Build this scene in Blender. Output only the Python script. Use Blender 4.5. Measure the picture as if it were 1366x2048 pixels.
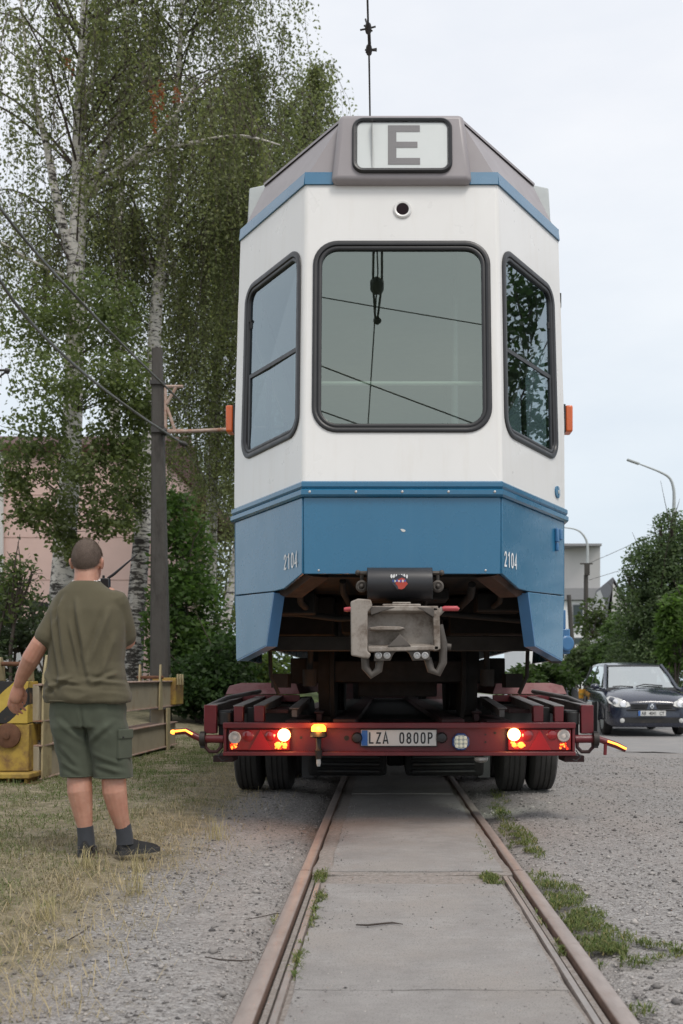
import bpy, bmesh, math, random
import numpy as np
from mathutils import Vector, Matrix, noise
from math import radians, sin, cos, pi, sqrt, atan2

for o in list(bpy.data.objects): bpy.data.objects.remove(o)
SC = bpy.context.scene
COL = SC.collection
random.seed(7); np.random.seed(7)

# ------------------------------------------------------------------ camera
CH = 0.95                      # lens height above the rail heads
F = 2000.0                     # focal length in photograph pixels
PX, PY = 766.0, 1367.0         # vanishing point of the track in the photograph
cam = bpy.data.cameras.new('camera'); camo = bpy.data.objects.new('camera', cam); COL.objects.link(camo)
camo.location = (0, 0, CH); camo.rotation_euler = (pi/2, 0, 0)
cam.sensor_fit = 'VERTICAL'; cam.sensor_height = 36.0; cam.sensor_width = 24.0
cam.lens = F/2048*36.0
cam.shift_x = -(PX-683)/2048; cam.shift_y = (PY-1024)/2048
cam.clip_start = 0.05; cam.clip_end = 3000
cam.dof.use_dof = True; cam.dof.focus_distance = 6.0; cam.dof.aperture_fstop = 4.0
SC.camera = camo

# ------------------------------------------------------------------ sky, sun, exposure
SUN_EL, SUN_AZ = radians(57), radians(148)      # azimuth: clockwise from +Y; behind the camera, to the right
W = bpy.data.worlds.new('World'); SC.world = W; W.use_nodes = True
nt = W.node_tree; nt.nodes.clear()
out = nt.nodes.new('ShaderNodeOutputWorld'); bg = nt.nodes.new('ShaderNodeBackground')
sky = nt.nodes.new('ShaderNodeTexSky'); sky.sky_type = 'NISHITA'; sky.sun_disc = False
sky.sun_elevation = SUN_EL; sky.sun_rotation = SUN_AZ
sky.air_density = 1.0; sky.dust_density = 6.0; sky.ozone_density = 1.0
tc = nt.nodes.new('ShaderNodeTexCoord')
mp = nt.nodes.new('ShaderNodeMapping'); mp.inputs['Scale'].default_value = (1.6, 1.6, 5.0)
nz = nt.nodes.new('ShaderNodeTexNoise'); nz.inputs['Scale'].default_value = 1.7; nz.inputs['Detail'].default_value = 7
nz.inputs['Roughness'].default_value = 0.55
cr = nt.nodes.new('ShaderNodeValToRGB')
cr.color_ramp.elements[0].position = 0.30; cr.color_ramp.elements[0].color = (.90, .925, .955, 1)
cr.color_ramp.elements[1].position = 0.72; cr.color_ramp.elements[1].color = (1.05, 1.045, 1.035, 1)
mx = nt.nodes.new('ShaderNodeMix'); mx.data_type = 'RGBA'; mx.inputs[0].default_value = 0.86
nt.links.new(tc.outputs['Generated'], mp.inputs['Vector']); nt.links.new(mp.outputs[0], nz.inputs['Vector'])
nt.links.new(nz.outputs['Fac'], cr.inputs['Fac'])
sxyz = nt.nodes.new('ShaderNodeSeparateXYZ'); nt.links.new(tc.outputs['Generated'], sxyz.inputs[0])
c2 = nt.nodes.new('ShaderNodeValToRGB')          # overcast veil: bluish towards the horizon, whiter above
c2.color_ramp.elements[0].position = 0.0; c2.color_ramp.elements[0].color = (7.3, 8.35, 9.1, 1)
c2.color_ramp.elements[1].position = 0.5; c2.color_ramp.elements[1].color = (9.5, 9.6, 9.9, 1)
nt.links.new(sxyz.outputs[2], c2.inputs['Fac'])
ml = nt.nodes.new('ShaderNodeMix'); ml.data_type = 'RGBA'; ml.blend_type = 'MULTIPLY'; ml.inputs[0].default_value = 1.0
nt.links.new(c2.outputs[0], ml.inputs[6]); nt.links.new(cr.outputs[0], ml.inputs[7])
nt.links.new(sky.outputs[0], mx.inputs[6]); nt.links.new(ml.outputs[2], mx.inputs[7])
nt.links.new(mx.outputs[2], bg.inputs['Color']); bg.inputs['Strength'].default_value = 0.096
nt.links.new(bg.outputs[0], out.inputs['Surface'])
sl = bpy.data.lights.new('sun', 'SUN'); sl.energy = 1.5; sl.angle = radians(18); sl.color = (1.0, 0.95, 0.88)
so = bpy.data.objects.new('sun', sl); COL.objects.link(so); so.location = (20, -30, 40)
sd = Vector((sin(SUN_AZ)*cos(SUN_EL), cos(SUN_AZ)*cos(SUN_EL), sin(SUN_EL)))
so.rotation_euler = sd.to_track_quat('Z', 'Y').to_euler()
SC.view_settings.view_transform = 'Standard'; SC.view_settings.look = 'None'
SC.view_settings.exposure = 0.22; SC.view_settings.gamma = 1.0; SC.view_settings.use_curve_mapping = False
SC.render.engine = 'CYCLES'
SC.cycles.max_bounces = 8; SC.cycles.transparent_max_bounces = 12

# ------------------------------------------------------------------ helpers
def at(px, py, Y): return Vector(((px-PX)/F*Y, Y, CH-(py-PY)/F*Y))

class MB:
    def __init__(s): s.v = []; s.f = []; s.m = []
    def add(s, vs, fs, m=0):
        b = len(s.v); s.v += [tuple(v) for v in vs]
        s.f += [tuple(i+b for i in f) for f in fs]; s.m += [m]*len(fs); return s
    def box(s, x0, x1, y0, y1, z0, z1, m=0):
        if x0 > x1: x0, x1 = x1, x0
        if y0 > y1: y0, y1 = y1, y0
        if z0 > z1: z0, z1 = z1, z0
        return s.add([(x0,y0,z0),(x1,y0,z0),(x1,y1,z0),(x0,y1,z0),(x0,y0,z1),(x1,y0,z1),(x1,y1,z1),(x0,y1,z1)],
              [(0,3,2,1),(4,5,6,7),(0,1,5,4),(1,2,6,5),(2,3,7,6),(3,0,4,7)], m)
    def hexa(s, b, t, m=0):       # b, t: four bottom / four top corners, ccw from above
        return s.add(list(b)+list(t), [(0,3,2,1),(4,5,6,7),(0,1,5,4),(1,2,6,5),(2,3,7,6),(3,0,4,7)], m)
    def obox(s, c, ax, ay, az, m=0):   # half-axis vectors
        c = Vector(c); ax, ay, az = Vector(ax), Vector(ay), Vector(az)
        return s.hexa([c-ax-ay-az, c+ax-ay-az, c+ax+ay-az, c-ax+ay-az], [c-ax-ay+az, c+ax-ay+az, c+ax+ay+az, c-ax+ay+az], m)
    def prism(s, pts, vec, m=0):  # planar polygon (3d points) extruded by vec
        n = len(pts); vec = Vector(vec); a = [Vector(p) for p in pts]; b = [p+vec for p in a]
        fs = [tuple(range(n))[::-1], tuple(range(n, 2*n))]+[(i, (i+1) % n, n+(i+1) % n, n+i) for i in range(n)]
        return s.add(a+b, fs, m)
    def quad(s, a, b, c, d, m=0): return s.add([a,b,c,d], [(0,1,2,3)], m)
    def tube(s, path, r, n=8, m=0, caps=True, flat=None):
        P = [Vector(p) for p in path]; k = len(P)
        R = list(r) if hasattr(r, '__len__') else [r]*k
        vs = []; up = None
        for i in range(k):
            t = (P[min(i+1,k-1)]-P[max(i-1,0)]).normalized()
            if up is None:
                up = Vector((0,0,1)) if abs(t.z) < .9 else Vector((0,1,0))
            x = t.cross(up).normalized(); y = x.cross(t).normalized(); up = y
            for j in range(n):
                a = 2*pi*j/n
                vs.append(P[i]+x*(cos(a)*R[i])+y*(sin(a)*R[i]*(flat or 1)))
        fs = [(i*n+j, i*n+(j+1) % n, (i+1)*n+(j+1) % n, (i+1)*n+j) for i in range(k-1) for j in range(n)]
        if caps: fs += [tuple(range(n))[::-1], tuple(range((k-1)*n, k*n))]
        return s.add(vs, fs, m)
    def lathe(s, prof, o, axis=(0,0,1), n=20, m=0):   # prof: (radius, height along axis)
        ax = Vector(axis).normalized(); u = ax.orthogonal().normalized(); w = ax.cross(u); o = Vector(o)
        vs = [o+ax*h+(u*cos(2*pi*j/n)+w*sin(2*pi*j/n))*r for r, h in prof for j in range(n)]
        k = len(prof)
        fs = [(i*n+j, i*n+(j+1) % n, (i+1)*n+(j+1) % n, (i+1)*n+j) for i in range(k-1) for j in range(n)]
        fs += [tuple(range(n))[::-1], tuple(range((k-1)*n, k*n))]
        return s.add(vs, fs, m)
    def loft(s, rings, m=0, caps=True, close=True):
        n = len(rings[0]); k = len(rings); vs = [p for r in rings for p in r]
        e = n if close else n-1
        fs = [(i*n+j, i*n+(j+1) % n, (i+1)*n+(j+1) % n, (i+1)*n+j) for i in range(k-1) for j in range(e)]
        if caps: fs += [tuple(range(n))[::-1], tuple(range((k-1)*n, k*n))]
        return s.add(vs, fs, m)
    def ball(s, c, r, n=12, m=0):
        r = r if hasattr(r, '__len__') else (r,r,r); c = Vector(c); k = n//2+1
        rings = []
        for i in range(k):
            a = -pi/2+pi*(i+.02)/(k-1+.04)
            rings.append([(c.x+r[0]*cos(a)*cos(2*pi*j/n), c.y+r[1]*cos(a)*sin(2*pi*j/n), c.z+r[2]*sin(a)) for j in range(n)])
        return s.loft(rings, m)
    def mesh(s, name):
        me = bpy.data.meshes.new(name); me.from_pydata(s.v, [], s.f); return me
    def build(s, name, mats, parent=None, smooth=None, bevel=0, seg=2):
        me = s.mesh(name)
        for mm in (mats if isinstance(mats, (list, tuple)) else [mats]): me.materials.append(mm)
        me.polygons.foreach_set('material_index', s.m)
        me.validate()
        bm = bmesh.new(); bm.from_mesh(me); bmesh.ops.recalc_face_normals(bm, faces=bm.faces); bm.to_mesh(me); bm.free()
        if smooth:
            me.polygons.foreach_set('use_smooth', [True]*len(me.polygons)); me.set_sharp_from_angle(angle=radians(smooth))
        return link(me, name, parent, bevel, seg)

def link(me, name, parent=None, bevel=0, seg=2):
    o = bpy.data.objects.new(name, me); COL.objects.link(o)
    if parent is not None:
        o.parent = parent; o.matrix_parent_inverse = wm(parent).inverted()
    if bevel:
        b = o.modifiers.new('bevel', 'BEVEL'); b.width = bevel; b.segments = seg; b.limit_method = 'ANGLE'; b.angle_limit = radians(35)
        b.harden_normals = False
        me.polygons.foreach_set('use_smooth', [True]*len(me.polygons)); me.set_sharp_from_angle(angle=radians(30))
    return o
def wm(o):
    m = Matrix.LocRotScale(o.location, o.rotation_euler, o.scale)
    if o.parent: m = wm(o.parent) @ o.matrix_parent_inverse @ m
    return m
def tag(o, label=None, cat=None, group=None, kind=None):
    if label: o['label'] = label
    if cat: o['category'] = cat
    if group: o['group'] = group
    if kind: o['kind'] = kind
    return o
def thing(name, label, cat, loc=(0,0,0), rotz=0, group=None):
    o = bpy.data.objects.new(name, None); COL.objects.link(o); o.empty_display_size = .2
    o.location = loc; o.rotation_euler = (0,0,rotz); return tag(o, label, cat, group)
def text_mesh(txt, h, name, mats, parent, origin, xdir, updir, sx=1.0, depth=.0015, align='CENTER', bold=0.0, space=1.0):
    c = bpy.data.curves.new('t', 'FONT'); c.body = txt; c.size = 1.0; c.extrude = 0; c.align_x = align; c.align_y = 'CENTER'
    c.offset = bold; c.space_character = space; c.resolution_u = 4
    t = bpy.data.objects.new('t', c); COL.objects.link(t)
    dg = bpy.context.evaluated_depsgraph_get(); me = bpy.data.meshes.new_from_object(t.evaluated_get(dg))
    bpy.data.objects.remove(t)
    ys = [v.co.y for v in me.vertices]; k = h/(max(ys)-min(ys)); cy = (max(ys)+min(ys))/2
    X = Vector(xdir).normalized(); U = Vector(updir).normalized(); N = X.cross(U)
    O = Vector(origin)
    for v in me.vertices:
        v.co = O+X*(v.co.x*k*sx)+U*((v.co.y-cy)*k)+N*depth
    me.materials.append(mats); me.name = name
    return link(me, name, parent)
def oval(cx, cy, rx, ry, n=20, p=2.0): return [(cx+rx*math.copysign(abs(cos(a))**(2/p), cos(a)), cy+ry*math.copysign(abs(sin(a))**(2/p), sin(a))) for a in [2*pi*i/n for i in range(n+1)]]
GLYPH = {'0': [oval(.25,.5,.17,.43,24,2.8)], '1': [[(.09,.74),(.28,.92)], [(.28,1.0),(.28,0)]],
 '2': [[(.08,.68),(.09,.80),(.16,.90),(.25,.93),(.34,.90),(.41,.80),(.41,.69),(.36,.55),(.22,.33),(.09,.07),(.45,.07)]],
 '4': [[(.35,0),(.35,.96),(.06,.28),(.47,.28)]], '8': [oval(.25,.28,.175,.215), oval(.25,.72,.15,.205)],
 'L': [[(.09,1),(.09,.07),(.45,.07)]], 'Z': [[(.05,.93),(.43,.93),(.07,.07),(.46,.07)]], 'A': [[(.03,0),(.25,1.0),(.47,0)], [(.12,.27),(.38,.27)]],
 'P': [[(.09,0),(.09,.93),(.28,.93),(.38,.87),(.42,.72),(.38,.57),(.28,.49),(.09,.49)]]}
def stencil(txt, h, name, m, parent, origin, xdir, updir, sx=1.0, hw=.07, gap=.12, depth=.0015):
    """flat sans lettering drawn as ribbons along each letter's strokes"""
    X = Vector(xdir).normalized(); U = Vector(updir).normalized(); N = X.cross(U); O = Vector(origin); mb = MB()
    wtot = len(txt)*.5+(len(txt)-1)*gap; q = 0
    for i, ch in enumerate(txt):
        for P in GLYPH[ch]:
            n = len(P); closed = abs(P[0][0]-P[-1][0])+abs(P[0][1]-P[-1][1]) < 1e-6; L, Rr = [], []
            for j in range(n):
                a = P[j-1] if j > 0 else (P[-2] if closed else None); b = P[j+1] if j < n-1 else (P[1] if closed else None); p = P[j]
                d1 = Vector((p[0]-a[0], p[1]-a[1])).normalized() if a else None; d2 = Vector((b[0]-p[0], b[1]-p[1])).normalized() if b else None
                d1 = d1 or d2; d2 = d2 or d1; t = (d1+d2); t = t.normalized() if t.length > 1e-6 else d1; nn = Vector((-t.y, t.x)); k = hw/max(.45, abs(nn.dot(Vector((-d1.y, d1.x)))))
                L.append((p[0]+nn.x*k, p[1]+nn.y*k)); Rr.append((p[0]-nn.x*k, p[1]-nn.y*k))
            f = lambda c: O+X*((c[0]+i*(.5+gap)-wtot/2)*h*sx)+U*((c[1]-.5)*h)+N*(depth+q*.0002)
            mb.add([f(c) for c in L]+[f(c) for c in Rr], [(j, j+1, n+j+1, n+j) for j in range(n-1)]); q = (q+1) % 3
    return mb.build(name, m, parent)
def remesh(mb, vox, smooth=4, name='m'):
    me = mb.mesh(name); o = bpy.data.objects.new('tmp', me); COL.objects.link(o)
    r = o.modifiers.new('r', 'REMESH'); r.mode = 'VOXEL'; r.voxel_size = vox; r.use_smooth_shade = True
    s = o.modifiers.new('s', 'SMOOTH'); s.iterations = smooth; s.factor = .5
    dg = bpy.context.evaluated_depsgraph_get(); res = bpy.data.meshes.new_from_object(o.evaluated_get(dg))
    bpy.data.objects.remove(o); res.name = name
    res.polygons.foreach_set('use_smooth', [True]*len(res.polygons))
    return res

# ------------------------------------------------------------------ materials
def newmat(name):
    m = bpy.data.materials.new(name); m.use_nodes = True; t = m.node_tree; b = t.nodes['Principled BSDF']; return m, t, b
def nnode(t, typ, **kw):
    n = t.nodes.new(typ)
    for k, v in kw.items(): setattr(n, k, v)
    return n
def posmap(t, scale):
    g = nnode(t, 'ShaderNodeNewGeometry'); m = nnode(t, 'ShaderNodeMapping')
    m.inputs['Scale'].default_value = scale if hasattr(scale, '__len__') else (scale,)*3
    t.links.new(g.outputs['Position'], m.inputs['Vector']); return m.outputs[0]
def noisen(t, scale, detail=5, rough=.6, sc3=1.0):
    n = nnode(t, 'ShaderNodeTexNoise'); n.inputs['Scale'].default_value = scale; n.inputs['Detail'].default_value = detail
    n.inputs['Roughness'].default_value = rough; t.links.new(posmap(t, sc3), n.inputs['Vector']); return n.outputs['Fac']
def ramp(t, fac, *els):
    r = nnode(t, 'ShaderNodeValToRGB'); e = r.color_ramp.elements
    while len(e) < len(els): e.new(.5)
    for i, (p, c) in enumerate(els):
        e[i].position = p; e[i].color = (tuple(c)+(1,))[:4] if hasattr(c, '__len__') else (c,c,c,1)
    t.links.new(fac, r.inputs['Fac']); return r.outputs['Color']
def mixc(t, fac, a, b, mode='MIX'):
    n = nnode(t, 'ShaderNodeMix', data_type='RGBA', blend_type=mode)
    for s, v in ((n.inputs[0], fac), (n.inputs[6], a), (n.inputs[7], b)):
        if isinstance(v, bpy.types.NodeSocket): t.links.new(v, s)
        elif hasattr(v, '__len__'): s.default_value = (tuple(v)+(1,))[:4]
        else: s.default_value = v
    return n.outputs[2]
def mathn(t, op, a, b=0.0, c=None, clamp=False):
    n = nnode(t, 'ShaderNodeMath', operation=op); n.use_clamp = clamp
    for i, v in enumerate((a, b) if c is None else (a, b, c)):
        if isinstance(v, bpy.types.NodeSocket): t.links.new(v, n.inputs[i])
        else: n.inputs[i].default_value = v
    return n.outputs[0]
def bumpn(t, b, h, strength=.3, dist=.01):
    n = nnode(t, 'ShaderNodeBump'); n.inputs['Strength'].default_value = strength; n.inputs['Distance'].default_value = dist
    t.links.new(h, n.inputs['Height']); t.links.new(n.outputs[0], b.inputs['Normal'])
def C(col, k): return tuple(min(1, c*k) for c in col)
def mat(name, col, rough=.5, metal=0, var=.12, scale=6, bump=0, bscale=60, bdist=.004, coat=0, dirt=None, damt=.5, dscale=5, sc3=1.0, spec=.5, streak=None):
    m, t, b = newmat(name)
    c = ramp(t, noisen(t, scale, 6, .65, sc3), (.25, C(col, 1-var)), (.75, C(col, 1+var)))
    if dirt is not None:
        f = ramp(t, noisen(t, dscale, 8, .7, sc3), (1-damt-.12, 0.0), (1-damt+.12, 1.0)); c = mixc(t, f, c, dirt)
    if streak is not None:      # rain-run grime: narrow vertical runs
        f = ramp(t, noisen(t, 1.0, 5, .6, (14, 14, .55)), (.52, 0.0), (.80, .55)); c = mixc(t, f, c, streak)
    t.links.new(c, b.inputs['Base Color'])
    b.inputs['Metallic'].default_value = metal; b.inputs['Coat Weight'].default_value = coat; b.inputs['Coat Roughness'].default_value = .08
    b.inputs['Specular IOR Level'].default_value = spec
    r = ramp(t, noisen(t, scale*2.3, 4, .6), (.2, max(0, rough-.1)), (.8, min(1, rough+.1))); t.links.new(r, b.inputs['Roughness'])
    if bump: bumpn(t, b, noisen(t, bscale, 6, .65, sc3), bump, bdist)
    return m
def emat(name, col, strength, base=(.8,.3,.05)):
    m, t, b = newmat(name); b.inputs['Base Color'].default_value = base+(1,); b.inputs['Roughness'].default_value = .2
    b.inputs['Emission Color'].default_value = tuple(col)+(1,); b.inputs['Emission Strength'].default_value = strength; return m
def glassmat(name, tint, refl0, rough=.0, k=1.0, gcol=(.93,.97,.96)):
    m, t, b = newmat(name); o = t.nodes['Material Output']; t.nodes.remove(b)
    tr = nnode(t, 'ShaderNodeBsdfTransparent'); tr.inputs['Color'].default_value = tuple(tint)+(1,)
    gl = nnode(t, 'ShaderNodeBsdfGlossy'); gl.inputs['Roughness'].default_value = rough; gl.inputs['Color'].default_value = tuple(gcol)+(1,)
    g = nnode(t, 'ShaderNodeNewGeometry'); dp = nnode(t, 'ShaderNodeVectorMath', operation='DOT_PRODUCT'); t.links.new(g.outputs['Incoming'], dp.inputs[0]); t.links.new(g.outputs['Normal'], dp.inputs[1])
    sch = mathn(t, 'POWER', mathn(t, 'SUBTRACT', 1.0, mathn(t, 'ABSOLUTE', dp.outputs['Value'])), 5.0)      # Schlick, same from both sides
    f = mathn(t, 'MULTIPLY_ADD', sch, .92*k, .06*k+refl0, clamp=True)
    mxs = nnode(t, 'ShaderNodeMixShader'); t.links.new(f, mxs.inputs[0]); t.links.new(tr.outputs[0], mxs.inputs[1]); t.links.new(gl.outputs[0], mxs.inputs[2])
    t.links.new(mxs.outputs[0], o.inputs['Surface']); return m
def attrmat(name, rough=.6, trans=.0, spec=.3):
    m, t, b = newmat(name); a = nnode(t, 'ShaderNodeAttribute'); a.attribute_name = 'col'
    t.links.new(a.outputs['Color'], b.inputs['Base Color']); b.inputs['Roughness'].default_value = rough; b.inputs['Specular IOR Level'].default_value = spec
    if trans:
        o = t.nodes['Material Output']; tl = nnode(t, 'ShaderNodeBsdfTranslucent'); t.links.new(mixc(t, 1.0, a.outputs['Color'], (1.2,1.3,.9), 'MULTIPLY'), tl.inputs['Color'])
        ms = nnode(t, 'ShaderNodeMixShader'); ms.inputs[0].default_value = trans
        t.links.new(b.outputs[0], ms.inputs[1]); t.links.new(tl.outputs[0], ms.inputs[2]); t.links.new(ms.outputs[0], o.inputs['Surface'])
    return m

M = {}
M['white'] = mat('tram_white_paint', (.74,.733,.715), .32, coat=.4, var=.03, scale=2, dirt=(.66,.635,.585), damt=.22, dscale=1.6, sc3=(1,1,.5), streak=(.66,.635,.59))
M['blue'] = mat('tram_blue_paint', (.017,.132,.250), .27, coat=.6, var=.06, scale=2, dirt=(.028,.145,.258), damt=.3, dscale=3, sc3=(1,1,.5), streak=(.034,.15,.26))
M['bluedk'] = mat('tram_blue_dark', (.04,.15,.32), .35, coat=.3, var=.1)
M['mauve'] = mat('tram_grey_roof', (.285,.262,.272), .45, var=.05, scale=3, dirt=(.23,.21,.21), damt=.25, dscale=3)
M['lightgrey'] = mat('light_grey_paint', (.42,.45,.45), .5, var=.06)
M['rubber'] = mat('black_rubber', (.018,.018,.02), .38, var=.2, bump=.05)
M['black'] = mat('black_parts', (.012,.012,.012), .55, var=.4, dirt=(.05,.035,.025), damt=.35)
M['under'] = mat('underframe_dark', (.007,.0065,.006), .85, var=.4, dirt=(.015,.011,.009), damt=.4, dscale=7)
M['ubeam'] = mat('underframe_beam', (.022,.018,.015), .85, var=.3, dirt=(.010,.008,.007), damt=.4)
M['rustin'] = mat('rusty_inner', (.06,.032,.022), .85, var=.3, dirt=(.018,.012,.010), damt=.4)
M['coupler'] = mat('coupler_metal', (.32,.285,.25), .65, metal=.1, var=.22, scale=9, bump=.25, bscale=80, dirt=(.10,.072,.052), damt=.44, dscale=9)
M['couplerdk'] = mat('coupler_dark', (.10,.088,.078), .65, metal=.3, var=.3, dirt=(.035,.028,.022), damt=.4)
M['steel'] = mat('worn_steel', (.45,.44,.43), .4, metal=.7, var=.2)
M['redgrip'] = mat('red_grip', (.42,.06,.07), .5, var=.1)
M['red'] = mat('trailer_red_paint', (.125,.011,.016), .42, coat=.15, var=.2, scale=8, dirt=(.10,.02,.02), damt=.35, dscale=10, bump=.05)
M['reddust'] = mat('trailer_red_dusty', (.27,.135,.135), .75, var=.15, dirt=(.20,.055,.06), damt=.38, dscale=8)
M['reddk'] = mat('trailer_red_grimy_shaded', (.045,.010,.011), .7, var=.3, dirt=(.018,.011,.010), damt=.45, dscale=8)  # grimy red, darkened further to put the underside shade into the colour
M['bar'] = mat('grey_steel_bar', (.16,.145,.14), .55, metal=.2, var=.25, dirt=(.06,.03,.028), damt=.35, dscale=9)
M['tyre'] = mat('tyre_rubber', (.03,.028,.027), .85, var=.2, bump=.2, bscale=60, dirt=(.07,.062,.055), damt=.3)
M['redlens'] = mat('red_lens', (.24,.006,.009), .15, var=.1, coat=.8)
M['clearlens'] = mat('clear_lens', (.62,.55,.50), .18, var=.2, scale=40, coat=.8)
M['amberlens'] = mat('amber_lens', (.75,.14,.012), .2, var=.08, coat=.8)
M['orange'] = mat('orange_marker', (.62,.115,.018), .3, var=.1, coat=.5)
M['platewhite'] = mat('plate_white', (.62,.62,.60), .4, var=.05)
M['plateblue'] = mat('plate_blue', (.03,.13,.42), .4, var=.05)
M['ink'] = mat('black_ink', (.012,.012,.014), .5, var=.1)
M['lampblue'] = mat('lamp_blue_body', (.035,.085,.27), .4, var=.1)
M['signwhite'] = mat('display_white', (.66,.69,.68), .35, var=.02)
M['signgrey'] = mat('display_grey', (.155,.145,.148), .5, var=.03)
M['glass'] = glassmat('window_glass', (.42,.50,.44), .17, gcol=(.84,.96,.88))
M['glasscorner'] = glassmat('corner_glass', (.34,.42,.44), .15, k=1.25, gcol=(.80,.93,1.0))  # same glass as the rear pane; reflected sky blue put into its tint
M['glassside'] = glassmat('window_glass_side', (.38,.46,.43), .04)
M['carglass'] = glassmat('car_glass', (.5,.56,.54), .50)
M['concrete'] = mat('pole_concrete', (.082,.076,.069), .9, var=.35, scale=5, bump=.7, bscale=30, bdist=.01, dirt=(.045,.04,.036), damt=.48, sc3=(1,1,.3))
M['rustpaint'] = mat('rusty_bracket', (.40,.30,.25), .8, var=.15, dirt=(.26,.10,.05), damt=.42, dscale=9)
M['wire'] = mat('wire_dark', (.035,.032,.03), .6, var=.2)
M['wiregrey'] = mat('wire_grey', (.11,.11,.10), .5, var=.2)
# ================================================================== ground and track
XC = 0.148                                   # track centre line
def sst(a, b, x):
    t = np.clip((x-a)/(b-a), 0, 1); return t*t*(3-2*t)
def nz2(x, y, s, seed=0.0): return noise.noise(Vector((x*s+seed, y*s-seed, seed*1.7)))
def gz(x, y, fine=True):
    z = -0.035
    z += .05*float(sst(-1.15, -1.7, x))
    z += .55*float(sst(11, 27, y))*float(sst(-1.9, -4.2, x))
    z -= .19*float(sst(11, 20, y))*float(sst(2.0, 4.4, x))
    z += .030*float(sst(6, 8, y))*float(sst(.75, .95, abs(x-XC)))
    if abs(x-XC) < .60: z = -0.075
    elif abs(x-XC) < .64: z = -.05
    if fine and abs(x) < 12 and y < 40:
        z += .012*nz2(x, y, 1.3)+.006*nz2(x, y, 5, 3.1)
    return z
def npmesh(name, V, FA, mats, cols=None, smooth=False, parent=None):
    V = np.asarray(V, dtype=np.float32); FA = np.asarray(FA, dtype=np.int32); n, k = FA.shape
    me = bpy.data.meshes.new(name); me.vertices.add(len(V)); me.vertices.foreach_set('co', V.ravel())
    me.loops.add(n*k); me.loops.foreach_set('vertex_index', FA.ravel())
    me.polygons.add(n); me.polygons.foreach_set('loop_start', np.arange(0, n*k, k, dtype=np.int32))
    me.polygons.foreach_set('loop_total', np.full(n, k, dtype=np.int32))
    if smooth: me.polygons.foreach_set('use_smooth', np.ones(n, dtype=bool))
    me.update(calc_edges=True)
    if cols is not None:
        a = me.color_attributes.new('col', 'FLOAT_COLOR', 'POINT'); c = np.ones((len(V), 4), dtype=np.float32); c[:, :3] = cols
        a.data.foreach_set('color', c.ravel())
    for m in (mats if isinstance(mats, (list, tuple)) else [mats]): me.materials.append(m)
    return link(me, name, parent)
def axis(lo, hi, fine_lo, fine_hi, step, g=1.22):
    a = list(np.arange(fine_lo, fine_hi+1e-6, step)); d = step; x = fine_hi
    while x < hi: d *= g; x += d; a.append(x)
    d = step; x = fine_lo
    while x > lo: d *= g; x -= d; a.insert(0, x)
    return np.array(a)

def ground_mat():
    m, t, b = newmat('ground_gravel_and_verge')
    g = nnode(t, 'ShaderNodeNewGeometry'); sx = nnode(t, 'ShaderNodeSeparateXYZ'); t.links.new(g.outputs['Position'], sx.inputs[0])
    X, Y = sx.outputs[0], sx.outputs[1]
    vo = nnode(t, 'ShaderNodeTexVoronoi'); vo.inputs['Scale'].default_value = 75; t.links.new(posmap(t, 1), vo.inputs['Vector'])
    vo2 = nnode(t, 'ShaderNodeTexVoronoi'); vo2.inputs['Scale'].default_value = 170; t.links.new(posmap(t, 1), vo2.inputs['Vector'])
    hs = nnode(t, 'ShaderNodeSeparateColor'); t.links.new(vo.outputs['Color'], hs.inputs[0])
    st = ramp(t, hs.outputs[0], (0.0, (0.117,0.112,0.111)), (.3, (0.270,0.258,0.249)), (.75, (0.369,0.355,0.343)), (1.0, (0.486,0.477,0.468)))
    hs2 = nnode(t, 'ShaderNodeSeparateColor'); t.links.new(vo2.outputs['Color'], hs2.inputs[0])
    st2 = ramp(t, hs2.outputs[0], (0.0, (0.180,0.168,0.161)), (1.0, (0.414,0.388,0.372)))
    gr = mixc(t, .45, st, st2)
    dust = ramp(t, noisen(t, 1.3, 7, .62, (1.5, .45, 1)), (.46, 0.0), (.66, .65))
    gr = mixc(t, dust, gr, mixc(t, noisen(t, 30, 5), (0.279,0.245,0.224), (0.405,0.365,0.338)))
    gr = mixc(t, ramp(t, noisen(t, 5.5, 6, .7), (.53, 0.0), (.72, .55)), gr, (0.171,0.164,0.159))
    # dry verge soil with straw on the left
    nse = mathn(t, 'MULTIPLY_ADD', noisen(t, 2.2, 6, .65), .9, -.45)
    ed = mathn(t, 'ADD', X, nse)
    vm = ramp(t, mathn(t, 'MULTIPLY_ADD', ed, -2.0, -2.1), (.0, 0.0), (.55, 1.0))
    soil = ramp(t, noisen(t, 9, 8, .7), (.3, (.12,.11,.065)), (.5, (.24,.205,.14)), (.7, (.38,.33,.235)))
    col = mixc(t, vm, gr, soil)
    # far fields turn green
    fg = ramp(t, mathn(t, 'MULTIPLY', mathn(t, 'SUBTRACT', Y, 16.0), .08, clamp=True), (0.0, 0.0), (1.0, 1.0))
    lm = mathn(t, 'MULTIPLY', fg, mathn(t, 'GREATER_THAN', mathn(t, 'ABSOLUTE', mathn(t, 'SUBTRACT', X, 4.5)), 6.0))
    col = mixc(t, lm, col, ramp(t, noisen(t, 3, 6), (.3, (.045,.075,.022)), (.7, (.10,.12,.045))))
    t.links.new(col, b.inputs['Base Color']); b.inputs['Roughness'].default_value = .95; b.inputs['Specular IOR Level'].default_value = .2
    h = mathn(t, 'ADD', mathn(t, 'MULTIPLY', vo.outputs['Distance'], -1.0), mathn(t, 'MULTIPLY', noisen(t, 25, 7, .7), 1.2))
    bumpn(t, b, h, .8, .014); return m
M['ground'] = ground_mat()
gx = axis(-700, 700, -4.2, 4.2, .07); gy = axis(-500, 1600, 2.0, 12.0, .07)
V = np.array([(x, y, gz(x, y)) for y in gy for x in gx]); nx = len(gx)
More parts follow.
